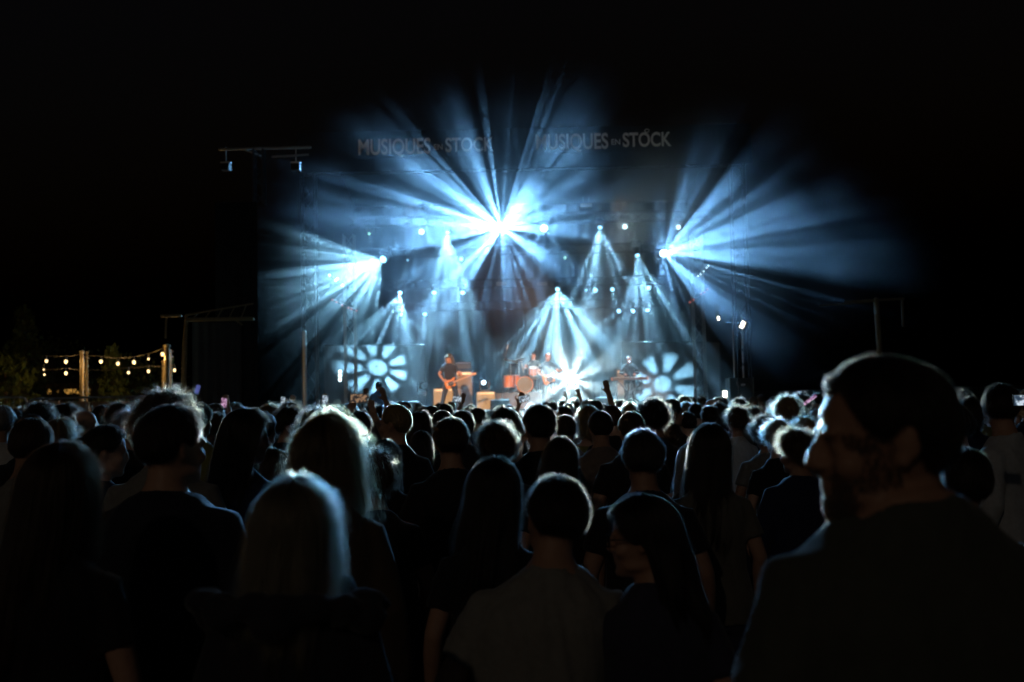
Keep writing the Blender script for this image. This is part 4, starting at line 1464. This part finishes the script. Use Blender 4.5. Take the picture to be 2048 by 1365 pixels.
crowd(118, 886, 2.3, 'f', 'verylong', BROWN, BLK, 'woman with very long brown hair low at the left edge', 0, 5, (7000, .0003))
mj = figure('m', -40, -2, sleeve='jacket', voxel=.01, seed=25)
crowd(347, 812, 2.85, mj, 'short', DARK, (.012, .014, .022), 'tall man in a dark blue-edged jacket, half turned towards the stage', 0, 6, (6000, .0003))
crowd(332, 791, 3.7, 'm', 'curly', BROWN, GRY, 'tall man with puffy hair just behind the man in the blue-edged jacket', 0, 7, (5000, .0004))
fw_ = figure('f', -10, 2, sleeve='jacket', voxel=.01, seed=26)
crowd(652, 838, 2.9, fw_, 'wild', (.14, .09, .04), (.07, .05, .03), 'woman with wind-blown shoulder-length hair in a brown jacket behind the blond woman', 0, 8, (8000, .00034))
crowd(492, 818, 4.1, 'fr', 'verylong', DARK, NAVY, 'long-haired woman in profile between the blue-edged jacket and the wind-blown hair', 0, 9, (5000, .0004))
crowd(64, 839, 3.9, 'm', 'crop', BROWN, GRY, 'close-cropped man above the very long brown hair at the left', 0, 10, (4000, .0003), skin=1)
crowd(212, 851, 4.2, 'fr', 'pony', DARK, NAVY, 'woman with a pale face in profile and pony tail left of the jacket man', 0, 11, (4000, .0004), skin=2)
crowd(985, 916, 2.95, 'f', 'long', DARK, BLK, 'woman with an Alice band in dark hair, just left of the grey T-shirt man', 5, 12, (6000, .0003))
crowd(1418, 849, 4.0, 'f', 'verylong', DARK, (.12, .11, .09), 'woman with very long straight dark hair right of the greying man', 0, 13, (6000, .0004))
crowd(1284, 861, 3.7, 'm', 'short', (.05, .045, .04), BLK, 'man with short greying hair above the woman with glasses', -6, 14, (6000, .0004), skin=1)
crowd(1077, 811, 5.1, 'cheek', 'short', DARK, BLK, 'man in black holding a hand to his cheek under the dazzling lamp', 0, 15, (5000, .0004), skin=1)
crowd(1119, 876, 4.6, 'f', 'long', DARK, BLK, 'girl with smooth dark hair in front of the man with a hand to his cheek', 0, 16, (4000, .0004))
crowd(902, 836, 4.5, 'm', 'short', BROWN, BLK, 'dark-shirted man with rounded hair rim left of the round bobbed head', 0, 17, (5000, .0004))
crowd(993, 850, 4.8, 'm', 'fuzzy', BROWN, BLK, 'round-headed person with a bright hair outline below the drum platform', 0, 18, (4000, .0004))
crowd(1925, 897, 3.0, 'f', 'short', DARK, BLK, 'person with a dark rounded head and blue rim behind the big man in profile', 0, 19, (3000, .0004))
crowd(2000, 769, 4.9, 'mr', 'short', DARK, (.42, .44, .46), 'man in a pale shirt at the right edge with rim-lit neat hair', 40, 20, (4000, .0004))
crowd(1590, 862, 4.9, 'chin', 'fuzzy', BROWN, NAVY, 'person in a navy jacket with a hand raised to the face near the big profile', 0, 21, (4000, .0004), skin=1)
# ---- the middle rows
MID = [
    (258, 825, 6.4, 'm', 'fuzzy', GREY, BLK, 'white-haired person with bright short hair beside the jacket man', 0),
    (398, 807, 6.2, 'm', 'crop', DARK, OLV, 'bald-cropped man in an olive shirt just right of the jacket man', -10),
    (430, 809, 8.3, 'mr', 'crop', BROWN, BLK, 'man in profile with a lit scalp behind the olive shirt', 0),
    (115, 842, 5.6, 'f', 'bob', BLOND, BLK, 'blond bobbed person beside the close-cropped man', 0),
    (640, 822, 4.6, 'm', 'curly', DARK, BLK, 'person with thick bumpy dark hair behind the wind-blown hair', 0),
    (720, 825, 6.4, 'm', 'crop', DARK, BLK, 'man with a smooth rim-lit head right of the wind-blown hair', -12),
    (770, 880, 5.0, 'f', 'long', DARK, BLK, 'short long-haired woman deep in shadow under the raised arm', 0),
    (925, 822, 6.8, 'm', 'short', DARK, BLK, 'person just behind the dark-shirted man with rounded hair', 0),
    (1022, 838, 7.0, 'm', 'fuzzy', GREY, BLK, 'person with glowing white fuzzy hair left of the man with a hand to his cheek', 0),
    (1131, 831, 7.3, 'm', 'short', BROWN, GRY, 'rim-lit head directly right of the man with a hand to his cheek', 0),
    (1200, 824, 6.2, 'm', 'crop', DARK, (.16, .12, .1), 'man with a smooth cropped head in front of the keyboard amplifier', 0),
    (1262, 826, 5.6, 'm', 'crop', BROWN, BLK, 'large cropped head with a thin halo left of the tall dark hair', 0),
    (1307, 803, 6.8, 'm', 'curly', DARK, BLK, 'tall person with a dark mass of hair below the right scrim', 0),
    (1341, 847, 7.0, 'f', 'short', BROWN, (.2, .21, .16), 'short person in a pale khaki shirt under the tall dark hair', 0),
    (1375, 825, 8.6, 'm', 'crop', DARK, OLV, 'round rim-lit head in an olive shirt left of the very long dark hair', 0),
    (1347, 815, 9.6, 'm', 'short', BROWN, BLK, 'small lit head before the right scrim edge', 0),
    (1418, 812, 9.0, 'm', 'short', DARK, BLK, 'round dark head just above the very long dark hair', 0),
    (1393, 807, 11.5, 'm', 'short', DARK, BLK, 'small rim-lit head between two rounder heads below the right tower', 0),
    (1474, 809, 8.8, 'm', 'crop', BROWN, GRY, 'bald man with a bright outline below the low warm lamp', 0),
    (1508, 816, 8.8, 'm', 'fuzzy', BROWN, BLK, 'person with yellowish tousled hair right of the bald outline', 0),
    (1557, 803, 8.6, 'm', 'fuzzy', DARK, BLK, 'person with a spiky greenish hair rim right of the tousled one', 0),
    (1592, 805, 11.0, 'f', 'bob', DARK, BLK, 'bobbed head touching the big profile man brow', 0),
    (1530, 835, 6.6, 'm', 'curly', DARK, GRY, 'curly-headed person beside the white frizz', 0),
    (1553, 842, 6.0, 'f', 'fuzzy', GREY, BLK, 'person with a white frizz of hair left of the raised hand', 0),
    (1607, 838, 6.2, 'f', 'fuzzy', BLOND, BLK, 'person with pale fluffy hair next to the big profile', 0),
    (1905, 812, 5.2, 'ml', 'short', DARK, BLK, 'person in shade between the big profile and the pale shirt', 0),
    (36, 820, 7.6, 'f', 'fuzzy', BROWN, BLK, 'frizzy-haired person near the left edge', 0),
    (80, 809, 7.4, 'm', 'curly', DARK, BLK, 'bushy-haired person by the left edge below the fence', 0),
    (64, 829, 6.0, 'm', 'cap', BROWN, BLK, 'person in a knitted cap at the left', 0),
    (128, 811, 7.8, 'fr', 'bob', DARK, BLK, 'bobbed woman in lit profile below the first lamp pole', 0),
    (172, 822, 8.2, 'mr', 'bald', BROWN, BLK, 'balding man in profile below the hoarding', 0),
    (237, 808, 8.0, 'm', 'fuzzy', BROWN, BLK, 'person with a fuzzy outline behind the white-haired one', 0),
    (205, 811, 9.0, 'f', 'short', DARK, BLK, 'dark smooth head between fuzzy outline and balding profile', 0),
    (3, 812, 6.6, 'm', 'short', GREY, WHT, 'person cut off by the left picture edge with a bright cheek', 0),
    (580, 806, 8.6, 'm', 'fuzzy', BROWN, BLK, 'person with fuzzy hair left of the thick bumpy hair', 0),
    (538, 812, 9.0, 'f', 'bob', BLOND, BLK, 'blond bobbed head behind the long-haired profile', 0),
    (472, 806, 9.6, 'm', 'crop', GREY, BLK, 'pale cropped head by the pink phone', 0),
    (700, 808, 8.6, 'm', 'short', GREY, BLK, 'white-rimmed head below the landscape phone', 0),
    (747, 836, 8.0, 'f', 'long', BROWN, BLK, 'dark long-haired head left of the raised arm', 0),
    (840, 826, 8.4, 'f', 'bob', DARK, BLK, 'bobbed head right of the raised arm', 0),
    (884, 822, 8.0, 'm', 'short', DARK, BLK, 'low rounded head below the guitarist', 0),
    (890, 808, 12., 'm', 'short', DARK, BLK, 'rounded head just under the guitarist boots', 0),
    (1190, 802, 11., 'm', 'crop', DARK, BLK, 'tall smooth head right below the dazzling lamp', 0),
    (1258, 808, 13., 'f', 'fuzzy', BLOND, BLK, 'glowing yellow fluffy head below the keyboard', 0),
    (997, 815, 9.2, 'm', 'crop', DARK, BLK, 'egg-shaped head below the drum platform', 0),
]
for i, (px, py, d, fg_, kd, hc, sc_, lab, yw) in enumerate(MID):
    crowd(px, py, d, fg_, kd, hc, sc_, lab, yw, 30 + i % 3, None, None, i % 3)


# ---- phones held up
def phone(px, py, d, label, scr, w=.072, h=.148, rz=0., tilt=0.):
    p = P(px, py, d)
    t = thing('phone', label, 'phone', p, rz)
    m3 = Matrix.Rotation(tilt, 3, 'Y')
    MB().box((0, .005, 0), (w, .009, h), m3).build('case', M['rubber'], t)
    MB().box((0, -.0012, 0), (w * .92, .002, h * .94), m3).build('screen', M[scr], t)
    return p


phone(718, 797, 8.3, 'phone held sideways in two raised hands before the left scrim', 'screen_dim', .15, .075)
crowd(712, 838, 8.65, 'up2', 'short', DARK, BLK, 'person holding a phone sideways overhead with both arms', -2, 31)
phone(790, 827, 7.6, 'glowing phone tipped at the tip of the raised bare arm', 'screen_dim', .15, .03)
crowd(842, 862, 7.9, 'up1l', 'long', DARK, BLK, 'person stretching one bare arm up towards the stage', 8, 32, None, None, 2)
for px, py, d_, scr, w_p, h_p, lab, wl, lf in (
        (448, 806, 10.0, 'screen_pink', .06, .1, 'small upright phone with a pink screen', 'person raising a pink-screened phone beside the black tower', False),
        (566, 803, 12.0, 'screen', .055, .11, 'phone with a bluish screen left of centre', 'person raising a tilted bluish phone left of centre', True),
        (650, 800, 13.0, 'screen', .075, .12, 'glowing phone screen left of the scrim', 'person holding a glowing phone under the scaffold pole', False),
        (914, 799, 13.0, 'screen', .12, .07, 'small phone lit below the guitarist', 'person filming the guitarist with one raised hand', True)):
    phone(px, py, d_, lab, scr, w_p, h_p, 0, .12)
    sg_ = -1 if lf else 1
    crowd(px - sg_ * .2 * F / d_, py + .14 * F / d_, d_ + .22, 'up1l' if lf else 'up1', 'short' if not lf else 'bob', DARK, BLK, wl, 0, 31)
phone(1049, 798, 11.0, 'phone showing the stage in front of the drum kit', 'screen', .13, .07, 0, -.15)
crowd(1066, 823, 11.3, 'up1l', 'short', DARK, BLK, 'person filming the drummer with one raised hand', 0, 31)
phone(395, 779, 15.0, 'dim blue phone screen raised beside the tent', 'screen_blue', .07, .14, 0, .3)
phone(2046, 801, 4.6, 'bright phone at the right picture edge', 'screen', .09, .05)
phone(1620, 800, 9.0, 'thin pink phone edge beside the big profile forehead', 'screen_pink', .15, .03, 0, -.6)

# ---- everyone deeper in the crowd
rg = random.Random(77)
FK = ['m', 'm', 'm', 'mb', 'mb', 'f', 'f', 'ft', 'ft', 'mj', 'mj', 'fj', 'ml', 'mr', 'fl', 'up1']
HK = [('short', 5), ('crop', 3), ('fuzzy', 3), ('curly', 1), ('bob', 2), ('long', 3), ('pony', 1), ('bald', 1), ('cap', 1)]
HKL = [k for k, n in HK for _ in range(n)]
FL = {'m': 'shirt-clad man', 'f': 'woman'}
HCN = {DARK: 'dark', BROWN: 'brown', BLOND: 'blond', GREY: 'grey'}
SCN = {BLK: 'black', NAVY: 'navy', GRY: 'grey', WHT: 'white', OLV: 'olive', RDD: 'dark red'}
HKN = {'short': 'short-haired person', 'crop': 'crop-haired person', 'fuzzy': 'fuzzy-haired person', 'curly': 'curly-haired person', 'bob': 'bobbed woman', 'long': 'long-haired woman', 'pony': 'pony-tailed woman', 'bald': 'balding person', 'cap': 'capped person'}
SEEN = {}
row_word = lambda y: 'near crowd' if y < 6.7 else 'mid crowd' if y < 9 else 'deep crowd' if y < 14 else 'far rows' if y < 21 else 'stage-side rows'
MARKS = [(60, 'under the first bulbs'), (120, 'under the lit house windows'), (168, 'under the twin poles'), (230, 'under the slender tree'), (290, 'under the last bulbs'), (340, 'under the thick pole'), (400, 'under the tent frame'), (470, 'under the black tower'), (540, 'right of the black tower'), (620, 'under the scaffold pole'), (680, 'under the left light tower'), (740, 'under the left scrim'), (800, 'left of the petal lamp'), (860, 'under the tan combo'), (905, 'under the guitarist'), (970, 'under the emblem amplifier'), (1030, 'under the floor tom'), (1080, 'under the bass drum'), (1120, 'under the bass player'), (1170, 'under the dazzling lamp'), (1230, 'under the keyboard left end'), (1285, 'under the keyboard player'), (1350, 'under the right scrim'), (1410, 'under the right light tower'), (1465, 'under the low warm lamp'), (1530, 'under the flight case'), (1600, 'beside the big profile nose'), (9999, 'beyond the big profile')]
beneath = lambda px: next(w for m, w in MARKS if px < m)
count = 0
y = 4.3
while y < 29.6:
    step = .8 if y < 6.8 else .62 if y < 12 else .8 if y < 19 else 1.0
    x = -.53 * y - .2 + rg.random() * .5
    while x < .53 * y + .2:
        yy = y + rg.uniform(-.22, .22)
        xx = x
        x += step * rg.uniform(.85, 1.25)
        px = 1024 + F * xx / yy
        if any((xx - a) ** 2 + (yy - b) ** 2 < (.42 if y < 6.7 else .30) for a, b in PLACED):
            continue
        if rg.random() > (.95 if y < 11.5 else .7 if y < 16 else .3 if y < 22 else .22):
            continue
        if px > 1640 and y < 9 or count >= 222:
            continue
        fk = rg.choice(FK if y > 10 else FK[:-1])
        top = horizon(px) + (rg.uniform(80, 125) if y < 6.7 else rg.uniform(14, 42) if y < 10 else rg.uniform(11, 30) if y < 16 else rg.uniform(9, 22))
        zt3 = P(px, top, yy).z - ground_z(yy)
        if zt3 < 1.46:
            top = horizon(px) + (1.8 - ground_z(yy) - rg.uniform(1.5, 1.62)) * F / yy
            top = horizon(px) + (1.8 - (rg.uniform(1.52, 1.66) + ground_z(yy))) * F / yy
        if zt3 > 1.9:
            top = horizon(px) + (1.8 - (1.86 + ground_z(yy))) * F / yy
        kd = rg.choice([h for h in HKL if not (h in ('long', 'pony', 'bob') and fk[0] in 'mu') and not (h == 'bald' and fk[0] == 'f')])
        hc = rg.choice([DARK, DARK, DARK, BROWN, BROWN, BLOND, GREY])
        sc = rg.choice([BLK, BLK, NAVY, GRY, GRY, WHT, OLV, RDD])
        lab = f"{HCN[hc]} {HKN[kd]} in {SCN[sc]} top, {row_word(yy)} {beneath(px)}"
        n_ = SEEN[lab] = SEEN.get(lab, 0) + 1
        if n_ > 1:
            lab = f"{'another' if n_ == 2 else 'one more'} {HCN[hc]} {HKN[kd]} in {SCN[sc]} top, {row_word(yy)} {beneath(px)}"
        crowd(px, top, yy, fk, kd, hc, sc, lab, rg.uniform(-22, 22), 40 + rg.randrange(2), None, 'far heads of the packed crowd', rg.randrange(4), strands=900, rad=.0009)
        count += 1
    y += .62 if y < 12 else .8

# ------------------------------------------------------------------ the band
LEG = lambda w, f_=0: [((.1, 0, .86), (.1 + w, .05 + f_, .48), (.12 + 1.7 * w, -.02, .09), -.3), ((-.1, 0, .86), (-.1 - w, .04 - f_, .48), (-.12 - 1.7 * w, -.02, .09), .3)]
gf = figure('m', -28, -12, sleeve='short', legs=LEG(.1), armR=((.34, -.02, 1.17), (.2, .22, .98), (-.7, .5, -.35), (0, -.9, -.3), .8), armL=((-.3, .06, 1.14), (-.36, .32, 1.1), (.2, .4, .9), (.5, -.5, .2), 1.2), voxel=.009, seed=51)
gp = P(898, 709, 31.8)
r = person(gp.x, 31.8, DECK, PI, gf, gp.z - DECK - .02, make_hair('wild', 3, 3000, .0006), (.2, .12, .06), (.02, .018, .018), (.018, .018, .024), 'long-haired guitarist in a dark T-shirt and head band, legs apart', None, (.45, .22, .13))
bn_ = MB()
bn_.loft([[Vector((.104 * math.cos(t), -.008 + .126 * math.sin(t), z)) for t in np.linspace(0, 2 * PI, 29)[:-1]] for z in (.045, .05, .085, .09)])
o = bn_.build('head_band', M['tolex'], r, True)
o.matrix_local = gf['T']


def guitar(loc, neck, face, label, col='guitar', s=1.0):
    """neck: direction of the neck, face: the way the front looks"""
    neck, face = Vector(neck).normalized(), Vector(face)
    face = (face - neck * face.dot(neck)).normalized()
    upv = face.cross(neck)
    t = thing('electric_guitar', label, 'guitar', loc)
    t.matrix_world = Matrix.Translation(loc) @ Matrix((neck, upv, face)).transposed().to_4x4() @ Matrix.Scale(s, 4)
    out_ = [(-.2, 0), (-.19, .1), (-.12, .155), (-.03, .13), (.03, .105), (.1, .13), (.17, .15), (.2, .13), (.16, .09), (.13, .05), (.13, -.04), (.15, -.085), (.13, -.125), (.07, -.12), (.0, -.1), (-.06, -.13), (-.14, -.16), (-.19, -.1)]
    MB().loft([[Vector((x * k, y * k, z)) for x, y in out_] for k, z in ((.95, -.022), (1, -.014), (1, .014), (.95, .022))]).build('body', M[col], t)
    MB().box((.4, .0, .022), (.6, .052, .026)).build('neck', M['maple'], t)
    MB().add([(.7, -.03, .01), (.88, -.045, .0), (.89, .02, .0), (.74, .045, .005), (.7, .03, .01), (.7, -.03, .026), (.88, -.045, .016), (.89, .02, .016), (.74, .045, .02), (.7, .03, .026)], [(4, 3, 2, 1, 0), (5, 6, 7, 8, 9), (0, 1, 6, 5), (1, 2, 7, 6), (2, 3, 8, 7), (3, 4, 9, 8), (4, 0, 5, 9)]).build('headstock', M['maple'], t)
    MB().add([(-.1, -.02, .0235), (-.02, -.11, .0235), (.08, -.08, .0235), (.11, -.03, .0235), (.11, .05, .0235), (-.06, .06, .0235)], [(0, 1, 2, 3, 4, 5)]).build('pickguard', M['tolex'], t)
    for x in (-.05, .02, .08):
        MB().box((x, .0, .03), (.02, .085, .014)).build('pickup', M['rubber'], t)
    MB().box((-.11, 0, .03), (.03, .09, .016)).build('bridge', M['metal'], t)
    sg = MB()
    for k in range(6):
        sg.tube([(-.11, -.02 + .008 * k, .042), (.78, -.015 + .006 * k, .036)], .001, 3, cap=False)
    sg.build('strings', M['metal'], t)
    MB().tube([(-.2, 0, -.01), (-.16, .25, -.2), (.05, .42, -.3), (.17, .3, -.16), (.19, .14, -.01)], .018, 6, flat=(Vector((0, 0, 1)), .3)).build('strap', M['rubber'], t)
    return t


guitar(Vector((gp.x + .06, 31.8 - .25, DECK + .9)), (.9, -.2, .34), (.0, -1, .15), 'sunburst electric guitar slung low on the long-haired guitarist')
df = figure('m', 8, -6, dz=-.30, legs=[((.1, 0, .58), (.18, .4, .54), (.17, .42, .09), 0), ((-.1, 0, .58), (-.18, .4, .54), (-.17, .42, .09), 0)], armR=((.33, .1, 1.2), (.3, .34, 1.22), (0, .6, .7), (0, -.6, .6), 1.4), armL=((-.3, .1, 1.14), (-.2, .36, 1.08), (.3, .8, -.1), (0, 0, -1), 1.4), voxel=.009, seed=52)
dp = P(1067, 706, 36.85)
person(dp.x, 36.85, RZ, PI, df, dp.z - RZ - .01, make_hair('crop', 2, 1500, .0006), BROWN, (.02, .02, .025), (.03, .03, .05), 'drummer seated behind the orange drum kit with a stick raised', None, (.5, .24, .15))
for v0, v1, lab in (((1047, 746), (1042, 718), 'drum stick held upright over the cymbals'), ((1075, 752), (1062, 744), 'drum stick resting above the small drum')):
    a, b = P(*v0, 36.3), P(*v1, 36.3)
    tag(MB().tube([a, b], [.009, .006], 8).build('drum_stick', M['maple']), lab, 'drum stick')
bf = figure('m', 20, -14, lean=(.02, .06), legs=LEG(.05), armR=((.33, .02, 1.17), (.2, .27, 1.05), (-.7, .5, -.2), (0, -.9, -.3), .8), armL=((-.32, .08, 1.16), (-.42, .32, 1.2), (.1, .4, .9), (.5, -.5, .2), 1.2), voxel=.009, seed=53)
bp_ = P(1096, 706, 33)
person(bp_.x, 33, DECK, PI, bf, bp_.z - DECK - .01, make_hair('bald', 2, 800, .0006), GREY, (.02, .02, .022), (.02, .02, .025), 'grey-haired bass player half swallowed by the dazzling floor lamp', None, (.5, .26, .17))
guitar(Vector((bp_.x + .02, 33 - .28, DECK + 1.0)), (.9, -.2, .3), (.0, -1, .15), 'orange bass guitar held by the grey-haired player beside the drums', 'guitar', 1.15)
kf = figure('m', -6, -26, sleeve='long', lean=(0, .05), legs=LEG(.02), armR=((.3, .1, 1.16), (.2, .38, 1.12), (-.1, 1, -.2), (0, -.2, -1), .5), armL=((-.3, .1, 1.16), (-.12, .38, 1.12), (.1, 1, -.2), (0, -.2, -1), .5), voxel=.009, seed=54)
kp_ = P(1258, 712, 33.75)
person(kp_.x, 33.75, DECK, PI, kf, kp_.z - DECK - .01, make_hair('crop', 3, 1500, .0006), GREY, (.014, .014, .016), (.016, .016, .02), 'bald keyboard player in black bending over the keys', None, (.45, .23, .14))
hf = figure('m', -30, -22, sleeve='long', lean=(-.02, .05), voxel=.012, seed=55)
hp = P(757, 764, 29.6)
person(hp.x, 29.6, .52 + GZ, R(-150) + PI, hf, hp.z - .52 - GZ - .02, make_hair('short', 33, 1500, .0006), DARK, (.06, .14, .3), BLK, 'stage hand in a blue top standing at the left front of the stage', None, SKIN[1])
pb = thing('pit_step', 'low metal step the stage hand stands on before the stage', 'step', (hp.x, 29.6, GZ))
MB().box((0, 0, .5), (1.2, .9, .04)).build('tread', M['steel'], pb)
for sx_ in (-.55, .55):
    for sy_ in (-.4, .4):
        MB().box((sx_, sy_, .24), (.05, .05, .48)).build('leg', M['steel'], pb)
